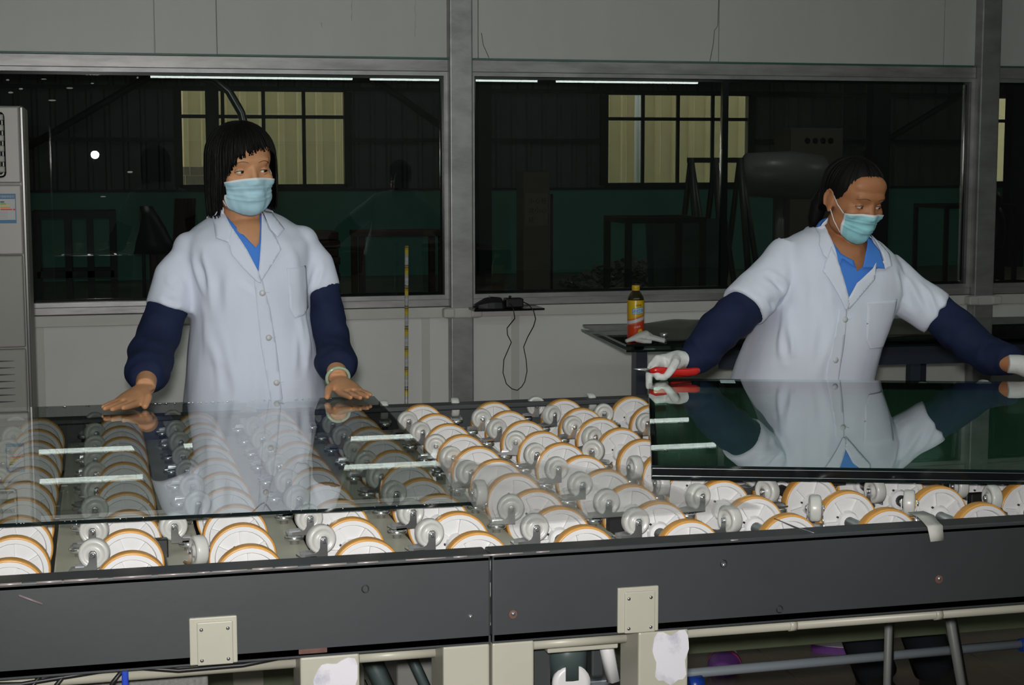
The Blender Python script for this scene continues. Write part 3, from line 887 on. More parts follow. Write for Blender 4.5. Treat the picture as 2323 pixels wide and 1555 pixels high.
# ------------------------------------------------------------------ little glass shelf with black devices and a hanging cord
m_dkglass = glass_mat('dark_sheet_glass', (.10, .14, .13))
sh = MB().box(1.535, 1.845, 6.738, 6.895, .838, .846).build('glass_shelf', [m_dkglass])
sh.data.materials.clear(); sh.data.materials.append(m_blackgloss)
tag(sh, 'narrow dark glass shelf on the ledge right of the galvanised post', 'shelf')
d1 = MB()
d1.rings([[Vector((x, y, z)) for x, y, z in
           [(1.552 + i * .0, 0, 0)]] for i in range(1)]) if False else None
mb = MB()
sec = [(1.550, .862, .856, .012), (1.562, .870, .8475, .030), (1.600, .8885, .8468, .040), (1.630, .8935, .8468, .042), (1.664, .8905, .8468, .040), (1.676, .872, .8468, .034), (1.679, .860, .850, .02)]
rs = []
for x, zt, zb, w in sec:
    rs.append([Vector((x, 6.80 - w, zb)), Vector((x, 6.80 + w, zb)), Vector((x, 6.80 + w * .8, (zt + zb) / 2 + .004)), Vector((x, 6.80 + w * .45, zt)), Vector((x, 6.80 - w * .45, zt)), Vector((x, 6.80 - w * .85, (zt + zb) / 2 + .002))])
mb.rings(rs, smooth=False)
mouse = mb.build('black_device', m_black); tag(mouse, 'black wedge-shaped device on the dark glass shelf, left one', 'device')
MB().tube([(1.617, 6.80, .890), (1.617, 6.80, .899)], .003, 8).build('button', m_steel, mouse)
ad_ = thing('power_adapter', 'small black power adapter with a hanging cord on the shelf', 'adapter', (1.725, 6.80, .8472))
MB().bevbox(-.042, .036, -.03, .03, 0, .040, .006, mat4=TX((0, 0, 0), ry=0)).build('body', m_black, ad_)
MB().tube([(-.018, 0, .04), (-.018, 0, .05)], .006, 10).build('plug', m_black, ad_)
cord = [(1.695, 6.80, .868), (1.700, 6.745, .862), (1.703, 6.722, .843), (1.713, 6.74, .804), (1.694, 6.80, .757), (1.703, 6.83, .725), (1.723, 6.84, .690), (1.708, 6.85, .65), (1.693, 6.855, .613), (1.689, 6.855, .556), (1.703, 6.85, .507), (1.728, 6.85, .484), (1.752, 6.85, .477), (1.772, 6.85, .492), (1.786, 6.85, .514), (1.796, 6.85, .56), (1.792, 6.85, .611), (1.778, 6.84, .668), (1.792, 6.82, .715), (1.807, 6.78, .764), (1.804, 6.735, .80), (1.792, 6.722, .835), (1.775, 6.74, .862), (1.758, 6.79, .872)]
MB().tube([(x - 1.725, y - 6.80, z - .8465) for x, y, z in cord], .0021, 8).build('cord', m_black, ad_)

# ------------------------------------------------------------------ glass-topped table behind the bending woman
TT = thing('glass_table', 'dark glass-topped table with navy legs behind the bending woman', 'table', (1.872, 5.70, 0), -0.078)
m_top = glass_mat('table_glass', (.40, .46, .42))
def sheet_glass(name, x0, x1, y0, y1, z0, z1, parent, mg, me_):
    mb = MB().box(x0, x1, y0, y1, z0, z1)
    mb.mi = [0, 0, 1, 1, 1, 1]
    return mb.build(name, [mg, me_], parent)
sheet_glass('glass_top', 0, 2.35, 0, .76, .792, .800, TT, m_top, m_dkedge)
sheet_glass('lower_glass', -.010, 2.35, -.045, .74, .776, .784, TT, glass_mat('lower_table_glass', (.50, .56, .52)), m_dkedge)
MB().box(.36, 2.3, .02, .06, .70, .775).box(.36, 2.3, .66, .70, .70, .775).box(.36, .40, .06, .66, .70, .775).box(2.26, 2.3, .06, .66, .70, .775).build('frame', m_navy, TT)
for x, y in ((.049, .04), (.185, .62), (1.13, .04), (1.42, .64), (2.26, .04), (2.26, .64)):
    MB().box(x, x + .042, y, y + .042, 0, .776).build('leg', m_navy, TT)
# translucent film lying in waves on the table
def film_mat(name, col, a, rough=.3):
    m = bpy.data.materials.new(name); m.use_nodes = True
    t = m.node_tree; N, Lk = t.nodes, t.links
    b = N['Principled BSDF']
    b.inputs['Base Color'].default_value = (*col, 1); b.inputs['Roughness'].default_value = rough
    tr = N.new('ShaderNodeBsdfTransparent'); tl = N.new('ShaderNodeBsdfTranslucent'); tl.inputs['Color'].default_value = (*col, 1)
    m1 = N.new('ShaderNodeMixShader'); m1.inputs[0].default_value = .35
    Lk.new(b.outputs[0], m1.inputs[1]); Lk.new(tl.outputs[0], m1.inputs[2])
    m2 = N.new('ShaderNodeMixShader'); m2.inputs[0].default_value = a
    Lk.new(tr.outputs[0], m2.inputs[1]); Lk.new(m1.outputs[0], m2.inputs[2])
    Lk.new(m2.outputs[0], N['Material Output'].inputs['Surface'])
    return m
def film(name, nx, ny, fn, m, thick=.0006):
    vs = [fn(i / nx, j / ny) for i in range(nx + 1) for j in range(ny + 1)]
    fs = [[i * (ny + 1) + j, (i + 1) * (ny + 1) + j, (i + 1) * (ny + 1) + j + 1, i * (ny + 1) + j + 1] for i in range(nx) for j in range(ny)]
    o = MB().add(vs, fs, 0, True).build(name, m)
    return o
def f_table(u, v):
    x = 2.02 + .14 * v + 1.22 * u
    y = 5.80 - .06 * u + .60 * v
    e = min(1, 6 * v) * min(1, u / .13) ** 1.5
    z = .8025 + e * (.019 + .017 * math.sin(9.5 * u + 2.2 * v + .4) + .010 * math.sin(5 * u - 6 * v) ) * (.35 + .75 * v)
    return (x, y, max(.8022, z))
fm = film('plastic_film', 50, 24, f_table, film_mat('grey_film', (.30, .33, .26), .85, .3))
tag(fm, 'grey wavy plastic film lying on the dark glass table', 'film')

# bottle of iced tea
BT = thing('drink_bottle', 'yellow-capped plastic bottle of lemon iced tea with a yellow and red label', 'bottle', (1.956, 5.842, .8))
m_pet = glass_mat('clear_bottle', (.50, .46, .30))
MB().lathe([(.001, 0), (.026, 0), (.0305, .004), (.0312, .012), (.0312, .152), (.029, .163), (.020, .178), (.0128, .186), (.0125, .196)], 32).build('bottle_body', m_pet, BT)
m_lab, _t, _N, _L, _b = nt('bottle_label')
_b.inputs['Roughness'].default_value = .3
tc = _N.new('ShaderNodeTexCoord'); sp = _N.new('ShaderNodeSeparateXYZ'); _L.new(tc.outputs['Object'], sp.inputs[0])
ma = _N.new('ShaderNodeMath'); ma.operation = 'MULTIPLY_ADD'; ma.inputs[1].default_value = -.32; _L.new(sp.outputs['X'], ma.inputs[0]); _L.new(sp.outputs['Z'], ma.inputs[2])
mr = _N.new('ShaderNodeMapRange'); mr.inputs['From Min'].default_value = .004; mr.inputs['From Max'].default_value = .152; _L.new(ma.outputs[0], mr.inputs['Value'])
rp = _N.new('ShaderNodeValToRGB'); rp.color_ramp.interpolation = 'LINEAR'
cs = [(0, (.30, .015, .005)), (.2, (.62, .05, .012)), (.42, (.62, .06, .015)), (.455, (.60, .30, .2)), (.47, (.62, .66, .70)), (.53, (.62, .68, .74)), (.55, (.62, .10, .02)), (.60, (.70, .42, .015)), (1.0, (.72, .48, .012))]
for i, (p, c) in enumerate(cs):
    e = rp.color_ramp.elements[i] if i < 2 else rp.color_ramp.elements.new(p)
    e.position = p; e.color = (*c, 1)
_L.new(mr.outputs[0], rp.inputs[0]); _L.new(rp.outputs[0], _b.inputs['Base Color'])
lab = MB().lathe([(.0314, .006), (.0318, .008), (.0318, .150), (.0314, .152)], 40, cap=False).build('wrap_label', m_lab, BT)
MB().lathe([(.0142, .1875), (.0150, .1885), (.0150, .1905), (.0143, .1912), (.0152, .1925), (.0152, .206), (.0140, .2075), (.001, .2075)], 28).build('cap', mat('yellow_cap', (.62, .42, .02), .35), BT)
def wrapped_text(body, size, m, name, z, a0, rad=.0321, skew=0.0):
    o = text_mesh(body, size, m, name, lab, Matrix.Identity(4), .0001, 'CENTER')
    for v in o.data.vertices:
        a = a0 + v.co.x / rad
        r = rad + v.co.z
        v.co = Vector((r * math.sin(a), -r * math.cos(a), z + v.co.y + skew * v.co.x))
    return o
def wrapped_strip(x0, x1, zf0, zf1, m, name, rad, n=16):
    vs = []
    for i in range(n + 1):
        x = x0 + (x1 - x0) * i / n
        for z in (zf0(x), zf1(x)):
            vs.append((rad * math.sin(x / rad), -rad * math.cos(x / rad), z))
    return MB().add(vs, [[2 * i, 2 * i + 2, 2 * i + 3, 2 * i + 1] for i in range(n)], 0, True).build(name, m, lab)
wrapped_strip(-.024, .023, lambda x: .103 + .06 * x - .002, lambda x: .124 + .16 * x, mat('banner_blue', (.06, .20, .45), .4), 'banner', .0320)
wrapped_strip(-.0225, .0215, lambda x: .1045 + .06 * x - .002, lambda x: .1225 + .16 * x, mat('banner_pale', (.42, .62, .78), .4), 'banner_field', .0322)
wrapped_text('冰红茶', .0155, mat('letter_blue', (.02, .09, .34), .4), 'lettering', .1065, .0, .0324, .10)
wrapped_text('康师傅', .0075, m_black, 'lettering', .1305, .05, .0322)
wrapped_text('柠檬味', .0085, mat('letter_violet', (.62, .55, .66), .4), 'lettering', .049, -.1, .0322, .2)
wrapped_strip(.009 - .0104, .009 + .0104, lambda x: .034 - math.sqrt(max(0, .0105 ** 2 - (x - .009) ** 2)), lambda x: .034 + math.sqrt(max(0, .0105 ** 2 - (x - .009) ** 2)), mat('lemon', (.66, .50, .03), .4), 'lemon', .0320)

# white glove left lying on the table
m_cotton = mat('white_cotton', (.66, .66, .645), .85, bump=.25, bscale=420)
def fused(name, mb, mats, voxel=.003, smooth=6, parent=None):
    """union of overlapping closed pieces into one continuous skin"""
    me = mb.mesh(name, mats)
    o = bpy.data.objects.new(name, me); COL.objects.link(o)
    r = o.modifiers.new('r', 'REMESH'); r.mode = 'VOXEL'; r.voxel_size = voxel; r.use_smooth_shade = True
    if smooth:
        s = o.modifiers.new('s', 'SMOOTH'); s.iterations = smooth; s.factor = .5
    dg = bpy.context.evaluated_depsgraph_get()
    m2 = bpy.data.meshes.new_from_object(o.evaluated_get(dg))
    bpy.data.objects.remove(o); bpy.data.meshes.remove(me)
    m2.name = name
    m2.materials.clear()
    for m in (mats if isinstance(mats, (list, tuple)) else [mats]):
        m2.materials.append(m)
    m2.polygons.foreach_set('use_smooth', [True] * len(m2.polygons))
    return link(name, m2, parent)
mb = MB()
mb.tube([(-.070, -.008, .008), (-.045, -.004, .015), (-.015, 0, .024), (.012, .004, .028), (.03, .004, .022)], [.008, .012, .020, .024, .014], 12, flat=(1.25, .8))
for k, (y, e) in enumerate(((-.03, .072), (-.012, .078), (.006, .070), (.022, .055))):
    mb.tube([(.005, y * .6, .024), (.035, y, .018 + .004 * (k % 2)), (e, y * 1.25, .009)], [.011, .009, .0075], 10)
mb.tube([(-.03, -.012, .014), (-.005, -.034, .010), (.022, -.042, .008)], [.010, .009, .007], 10)
gl = fused('cotton_glove', mb, m_cotton, .0028, 3)
gl.location = (1.952, 5.735, .8); gl.rotation_euler = (0, 0, -.12)
tag(gl, 'loose white cotton glove lying on the dark glass table by the bottle', 'glove')
kn = thing('metal_knob', 'small shiny metal knob on the dark glass table beside the glove', 'knob', (2.032, 5.735, .8))  # small chrome knob standing on the table
MB().lathe([(.001, 0), (.010, 0), (.011, .003), (.009, .012), (.008, .018)], 20).build('base', m_chrome, kn)
MB().lathe([(.008, .018), (.014, .020), (.0155, .024), (.0155, .032), (.014, .035), (.001, .036)], 24).build('head', m_chrome, kn)

# ------------------------------------------------------------------ panes on the conveyor
m_clear = glass_mat('float_glass', (.95, .975, .965))
GL = thing('clear_glass', 'large clear glass pane lying on the wheels in front of the standing woman', 'glass', (0.576, 2.522, .9203), -0.030)
mb = MB().box(-2.0, 0, 0, 1.225, 0, .0055)
mb.mi = [0, 0, 1, 0, 0, 0]
sh_ = mb.build('sheet', [m_clear, m_dkedge], GL)
# chrome specks imitating glints of nicks along the cut back and front edges
mb = MB()
for k in range(70):
    x = -random.uniform(.02, 1.0)
    if random.random() < .55:
        x = -random.uniform(.33, .50)
    s = random.uniform(.0010, .0030)
    mb.ell((x, 1.2255, .0040 - s * .3), (s * 1.1, .0006, s), 6, 4)
for k in range(26):
    mb.ell((-random.uniform(.05, .85), -.0003, .0045), (random.uniform(.0008, .002), .0005, .0008), 6, 4)
o = mb.build('nick_glints', m_chrome, GL); o['kind'] = 'stuff'

GR = thing('insulating_glass', 'thick dark double glazing unit lying on the wheels in front of the bending woman', 'glass', (0.920, 2.655, .9203), -0.325)
m_coated = mat('coated_glass', (.16, .27, .20), 0.03, spec=.5)
GW, GD = 1.06, 1.150
mb = MB().box(0, GW, 0, GD, .0200, .0252); mb.mi = [0, 0, 1, 0, 0, 0]
mb.build('sheet', [glass_mat('upper_lite', (.74, .86, .80)), m_dkedge], GR)
mb = MB().box(0, GW, 0, GD, 0, .0055); mb.mi = [0, 0, 1, 1, 1, 1]
mb.build('sheet', [m_coated, m_dkedge], GR)
MB().box(.001, GW - .001, .001, .012, .0055, .0200).box(.001, GW - .001, GD - .012, GD - .001, .0055, .0200).box(.001, .012, .012, GD - .012, .0055, .0200).box(GW - .012, GW - .001, .012, GD - .012, .0055, .0200).build('edge_seal', m_blackgloss, GR)
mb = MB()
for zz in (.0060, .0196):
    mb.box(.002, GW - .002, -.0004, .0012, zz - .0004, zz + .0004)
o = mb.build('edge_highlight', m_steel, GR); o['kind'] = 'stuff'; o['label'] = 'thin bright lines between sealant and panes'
MB().box(.172, .207, GD - .072, GD - .020, .02525, .0255, mat4=None).build('sticker', mat('pale_sticker', (.55, .68, .72), .5), GR)['label'] = 'small pale sticker'

# ------------------------------------------------------------------ translucent film over the wheels, strip of tape
def f_roll(u, v):
    x = .560 + (.44 - .10 * min(1, 2 * v)) * u
    y = 2.335 + .02 * u + (.40 - .06 * u + .07 * math.sin(6.2 * u + .6)) * v
    z = .9290 + .006 * math.sin(10 * u + 1.5) * v + .010 * math.sin(7 * u - 5 * v) ** 2 * v + .004 * math.sin(17 * v) + .022 * v ** 4 * math.sin(PI * u) ** .5
    return (x, y, z)
fr_ = film('packing_film', 60, 40, f_roll, film_mat('white_film', (.66, .67, .65), .33, .35))
tag(fr_, 'translucent white packing film draped over the wheels between the two glass panes', 'film')
mb = MB()
pts = [(1.254, 2.330, .9130), (1.256, 2.300, .9120), (1.246, 2.270, .9118), (1.238, 2.245, .9120), (1.235, 2.2325, .9113), (1.236, 2.2300, .900), (1.238, 2.2295, .8885)]
wid = [.014, .015, .013, .013, .0135, .0125, .0120]
top = [Vector(p) for p in pts]
vs = []
for (x, y, z), w in zip(pts, wid):
    vs += [(x - w, y, z), (x + w, y + .002, z + .0004)]
n = len(pts)
fs = [[2 * i, 2 * i + 1, 2 * i + 3, 2 * i + 2] for i in range(n - 1)]
tp = mb.add(vs, fs, 0, True).build('paper_strip', mat('paper_tape', (.50, .48, .45), .8))
md = tp.modifiers.new('s', 'SOLIDIFY'); md.thickness = .0005; md.offset = 1
tag(tp, 'torn strip of white paper tape hanging over the grey rail', 'tape')
ww = MB().tube([(1.012, 2.334, .9145), (1.024, 2.28, .912), (1.035, 2.236, .9118)], .0009, 5).build('wire_scrap', m_steel)
tag(ww, 'thin short wire lying across the grey rail', 'wire')

# ------------------------------------------------------------------ slippers on the floor
m_purple = mat('purple_foam', (.16, .045, .26), .45)
m_insole = mat('pale_insole', (.62, .55, .62), .6)
m_pink = mat('pink_print', (.40, .05, .16), .5)
def slipper(loc, rz, label):
    t = thing('slipper', label, 'slipper', loc, rz, 'pair of purple slippers')
    def outline(s=1.0, n=36):
        pts = []
        for j in range(n):
            a = 2 * PI * j / n
            x = .118 * math.cos(a)
            w = .043 + .008 * math.cos(a) + .004 * math.cos(2 * a)
            pts.append((x * s, w * math.sin(a) * s + .004 * math.sin(a * 1) * 0))
        return pts
    MB().prism(outline(), 0, .022).build('sole', m_purple, t)
    MB().prism(outline(.93), .022, .0245).build('insole', m_insole, t)
    rs = []
    for k in range(7):
        u = k / 6
        x = .015 + .088 * u
        w = .050 - .010 * u * u - .012 * max(0, u - .6)
        h = .047 - .018 * u
        ring = [Vector((x, w * math.cos(a), .008 + h * math.sin(a))) for a in [PI * q / 16 for q in range(17)]]
        ring += [Vector((x, (w - .004) * math.cos(a), .008 + (h - .004) * math.sin(a))) for a in [PI * q / 16 for q in reversed(range(17))]]
        rs.append(ring)
    up_ = MB().rings(rs, smooth=True).build('strap', m_purple, t)
    rs = []
    for k in range(3):
        x = .0145 + .008 * k
        w, h = .0508 - .0004 * k, .0480 - .0016 * k
        rs.append([Vector((x, w * math.cos(a), .008 + h * math.sin(a))) for a in [PI * q / 16 for q in range(17)]] + [Vector((x, (w - .003) * math.cos(a), .008 + (h - .003) * math.sin(a))) for a in [PI * q / 16 for q in reversed(range(17))]])
    MB().rings(rs).build('pink_edging', m_pink, up_)
    return t
slipper((1.745, 4.365, 0), 4.25, 'purple slipper with its toe toward the camera, left of the pair')
slipper((2.160, 4.395, 0), -.35, 'purple slipper lying sideways on the brown floor, right of the pair')
# ------------------------------------------------------------------ people
m_skin1 = mat('skin_pale', (.52, .258, .130), .5, spec=.35, sss=.12, var=.07, vscale=22, bump=.05, bscale=350)
m_skin2 = mat('skin_tan', (.40, .170, .078), .5, spec=.35, sss=.12, var=.07, vscale=22, bump=.05, bscale=350)
m_hair = mat('black_hair', (.0045, .0040, .0040), .5, spec=.18, bump=.25, bscale=120, stretch=(6, 6, .6))
m_coat = mat('white_coat', (.64, .675, .79), .85, spec=.2, var=.03, vscale=5, bump=.38, bscale=15, stretch=(1.2, 1.2, .55))
m_coat2 = mat('white_coat_turn', (.68, .71, .82), .85, spec=.2, var=.03, vscale=5, bump=.34, bscale=15, stretch=(1.2, 1.2, .6))
m_navyc = mat('navy_cloth', (.0085, .0150, .048), .8, spec=.25, var=.2, vscale=9, bump=.4, bscale=26)
m_shirt = mat('blue_shirt', (.065, .215, .66), .75, spec=.25, bump=.1, bscale=40)
m_mask1 = mat('pale_blue_mask', (.40, .62, .72), .8, var=.06, vscale=14)
m_mask2 = mat('aqua_mask', (.30, .62, .68), .8, var=.06, vscale=14)
m_maskw = mat('mask_white', (.68, .70, .72), .8)
m_button = mat('coat_button', (.55, .55, .57), .3)
m_eye = mat('eye_white', (.50, .47, .45), .25)
m_iris = mat('dark_iris', (.018, .010, .007), .12)
m_brow = mat('brow_hair', (.11, .055, .033), .7)
m_lash = mat('lash', (.012, .008, .007), .6)
m_trouser = mat('dark_trousers', (.02, .025, .04), .8)
m_shoe = mat('black_shoe', (.02, .02, .02), .5)
m_jade = mat('jade', (.36, .46, .33), .2, coat=.3)

def par(o, root):
    o.parent = root
    o.location = o.location - root.location
    return o

def patch(name, poly, bvh, off, m, step=.006, thick=.0016, ymiss=None, y0=0.0, lift=None):
    """cloth piece with outline poly (x,z) laid on the surface in bvh, seen along +y"""
    n = len(poly)
    pts = []; edges = []
    for i in range(n):                       # densify and lightly round the outline
        a, b = Vector(poly[i]), Vector(poly[(i + 1) % n])
        k = max(1, int((b - a).length / step))
        for j in range(k):
            pts.append(a.lerp(b, j / k))
    nb = len(pts)
    edges = [(i, (i + 1) % nb) for i in range(nb)]
    def inside(x, z):
        c = False
        j = nb - 1
        for i in range(nb):
            xi, zi = pts[i]; xj, zj = pts[j]
            if (zi > z) != (zj > z) and x < (xj - xi) * (z - zi) / (zj - zi) + xi:
                c = not c
            j = i
        return c
    xs = [p[0] for p in pts]; zs = [p[1] for p in pts]
    x = min(xs) + step * .5
    while x < max(xs):
        z = min(zs) + step * .5
        while z < max(zs):
            if inside(x, z) and min((Vector((x, z)) - q).length for q in pts) > step * .45:
                pts.append(Vector((x, z)))
            z += step
        x += step
    vo, eo, fo, *_ = delaunay_2d_cdt(pts, edges, [], 1, 1e-6)
    vs = []
    for p in vo:
        h = bvh.ray_cast(Vector((p[0], y0, p[1])), Vector((0, 1, 0)))
        if h[0] is None:
            y = ymiss if ymiss is not None else bvh.find_nearest(Vector((p[0], y0 + 3.8, p[1])))[0].y
        else:
            y = h[0].y
        o_ = off if lift is None else off + lift(p[0], p[1])
        vs.append(Vector((p[0], y - o_, p[1])))
    me = bpy.data.meshes.new(name)
    fo = [f for f in fo if inside(*(sum((Vector(vo[i]) for i in f), Vector((0, 0))) / len(f)))]
    # make faces look toward the camera
    fo = [list(f) for f in fo]
    me.from_pydata(vs, [], fo)
    me.update()
    bm = bmesh.new(); bm.from_mesh(me)
    for f in bm.faces:
        f.smooth = True
        if f.normal.y > 0:
            f.normal_flip()
    bm.to_mesh(me); bm.free()
    me.materials.append(m)
    o = link(name, me)
    sd = o.modifiers.new('s', 'SOLIDIFY'); sd.thickness = thick; sd.offset = 1
    return o

def bvh_of(o):
    me = o.data
    mw = o.matrix_world
    return BVHTree.FromPolygons([o.location + v.co for v in me.vertices], [list(p.vertices) for p in me.polygons])

def np_co(me):
    a = np.empty(len(me.vertices) * 3); me.vertices.foreach_get('co', a); return a.reshape(-1, 3)
def np_no(me):
    a = np.empty(len(me.vertices) * 3); me.vertices.foreach_get('normal', a); return a.reshape(-1, 3)
def np_set(me, a):
    me.vertices.foreach_set('co', a.ravel()); me.update()

def crease(me, segs):
    """soft folds: (p0, p1, depth, width) presses a valley with raised lips"""
    co, no = np_co(me), np_no(me)
    d = np.zeros(len(co))
    for p0, p1, dep, w in segs:
        p0 = np.array(p0); p1 = np.array(p1)
        ab = p1 - p0
        t = np.clip(((co - p0) @ ab) / (ab @ ab), 0, 1)
        q = p0 + t[:, None] * ab
        r = np.linalg.norm(co - q, axis=1)
        end = np.sin(np.clip(t, 0.02, .98) * PI) ** .6
        d += dep * end * (np.exp(-(r / w) ** 2) - .75 * np.exp(-((r - 1.7 * w) / (.8 * w)) ** 2))
    np_set(me, co - no * d[:, None])

def ripple(me, amp, freq, seed=0.0, mask=None):
    co, no = np_co(me), np_no(me)
    fx, fy, fz = freq
    d = np.array([noise.noise((c[0] * fx + seed, c[1] * fy, c[2] * fz)) for c in co])
    if mask is not None:
        d = d * mask(co)
    np_set(me, co + no * (amp * d)[:, None])

def ring_e(xl, xr, yf, yb, z, n=40, p=2.4):
    cx, cy, a, b = (xl + xr) / 2, (yf + yb) / 2, (xr - xl) / 2, (yb - yf) / 2
    out = []
    for j in range(n):
        t = 2 * PI * j / n
        c, s = math.cos(t), math.sin(t)
        out.append(Vector((cx + a * math.copysign(abs(c) ** (2 / p), c), cy + b * math.copysign(abs(s) ** (2 / p), s), z(cx + a * math.copysign(abs(c) ** (2 / p), c)) if callable(z) else z)))
    return out

def head_geo(mb, H, s):
    """closed overlapping masses of a head; H maps local (face toward -y) to world"""
    def e(c, r):
        mb.ell((c[0] * s, c[1] * s, c[2] * s), (r[0] * s, r[1] * s, r[2] * s), 28, 18, mat4=H)
    e((0, .018, .036), (.0735, .094, .078))
    e((0, -.022, -.012), (.0655, .066, .086))
    e((0, -.030, .034), (.0670, .0545, .062))
    e((0, -.050, -.086), (.034, .036, .028))
    for q in (-1, 1):
        e((q * .034, -.018, -.062), (.031, .048, .040))
        e((q * .037, -.056, -.022), (.026, .024, .024))
        e((q * .0700, .012, -.012), (.0070, .018, .029))
        mb.tube([H @ (Vector((q * (.0765 + .002 * math.sin(t)), .012 + .0175 * math.sin(t) * .95 + .004, -.008 + .026 * math.cos(t))) * s) for t in [-.9 + 3.6 * k / 12 for k in range(13)]], .0034 * s, 8)
        e((q * .0715, .006, -.036), (.006, .009, .010))
    e((0, -.070, .028), (.049, .019, .022))
    e((0, -.052, .052), (.057, .032, .036))
    pts = [H @ (Vector(p) * s) for p in ((0, -.080, .014), (0, -.0865, -.008), (0, -.0945, -.027), (0, -.0945, -.034))]
    mb.tube(pts, [.0085 * s, .0095 * s, .0110 * s, .0100 * s], 12)
    for q in (-1, 1):
        e((q * .011, -.084, -.033), (.0085, .010, .0075))
    e((0, -.082, -.062), (.026, .014, .010))

def shape_eyes(me, H, s, re):
    co = np_co(me)
    Hi = np.array(H.inverted())
    loc = (co @ Hi[:3, :3].T + Hi[:3, 3]) / s
    for q in (-1, 1):
        ec = np.array([q * .031, -.0665, 0.0])
        dx = (loc[:, 0] - ec[0]) / .0185; dz = (loc[:, 2] - ec[2]) / .0125
        r = np.sqrt(dx * dx + dz * dz)
        w = np.clip(1.35 - r, 0, .55) / .55
        w = w * w * (3 - 2 * w) * (loc[:, 1] < -.02)
        d = loc - ec
        L_ = np.linalg.norm(d, axis=1) + 1e-9
        tgt = ec + d / L_[:, None] * (re * .93)
        loc = loc + (tgt - loc) * w[:, None]
    Hm = np.array(H)
    co2 = (loc * s) @ Hm[:3, :3].T + Hm[:3, 3]
    np_set(me, co2)

def face_parts(root, body, bvh, H, s, skin, gaze, open_=1.0, lidtilt=0.0):
    re = .0125
    for q in (-1, 1):
        ec = Vector((q * .031, -.0665, 0.0))
        rs = []
        mb = MB().ell(ec * s, (re * s,) * 3, 24, 16, mat4=H)
        eye = par(mb.build('eye', m_eye), root)
        g = Vector(gaze).normalized()
        R_ = Vector((0, -1, 0)).rotation_difference(g).to_matrix()
        rings = []
        for k, a in enumerate((0.05, 12, 20, 25)):
            a = math.radians(a)
            rings.append([H @ ((ec + R_ @ Vector((math.sin(a) * math.cos(t), -math.cos(a), math.sin(a) * math.sin(t))) * (re * 1.018)) * s) for t in [2 * PI * j / 20 for j in range(20)]])
        ir = MB().rings(rings, cap=False).build('iris', m_iris)
        ir.parent = eye
        # lids: shells over the eyeball, almond opening
        for up in (1, -1):
            vs = []; na, ne = 22, 8
            for i in range(na + 1):
                az = math.radians(-86 + 172 * i / na)
                c = max(0, math.cos(az * 1.30))
                e0 = (math.radians(13.5 * open_) * c ** .8 if up > 0 else -math.radians(12.0 * open_) * c ** .9) + math.radians(lidtilt) * math.sin(az) * q
                e1 = math.radians(74) * up
                for k in range(ne + 1):
                    el = e0 + (e1 - e0) * k / ne
                    rr = re * (1.085 - .10 * (k / ne) ** 2)
                    vs.append(H @ ((ec + Vector((math.sin(az) * math.cos(el), -math.cos(az) * math.cos(el), math.sin(el))) * rr) * s))
            fs = [[i * (ne + 1) + k, (i + 1) * (ne + 1) + k, (i + 1) * (ne + 1) + k + 1, i * (ne + 1) + k + 1] for i in range(na) for k in range(ne)]
            if up < 0:
                fs = [list(reversed(f)) for f in fs]
            lid = par(MB().add(vs, fs, 0, True).build('eyelid', skin), root)
            sd = lid.modifiers.new('s', 'SOLIDIFY'); sd.thickness = .0007; sd.offset = -1
            if up > 0:
                pts = [vs[i * (ne + 1)] for i in range(na + 1)]
                ls = MB().tube(pts, [.00045 + .0006 * math.sin(PI * i / na) for i in range(na + 1)], 6).build('lashes', m_lash)
                ls.parent = lid
        # brow laid on the face
        ps = []
        for i in range(13):
            u = i / 12
            lx = q * (.0135 + .0345 * u)
            lz = .0215 + .0065 * math.sin(PI * min(1, u * .85 + .08)) - .004 * u * u
            o3 = H @ (Vector((lx, -.16, lz)) * s)
            d3 = (H.to_3x3() @ Vector((0, 1, 0))).normalized()
            h = bvh.ray_cast(o3, d3)
            ps.append((h[0] - d3 * .0004) if h[0] else o3 + d3 * .08 * s)
        par(MB().tube(ps, [(.0010 + .0018 * math.sin(PI * min(1, .15 + i / 12 * .8))) for i in range(13)], 8, flat=(1, .28)).build('eyebrow', m_brow), root)

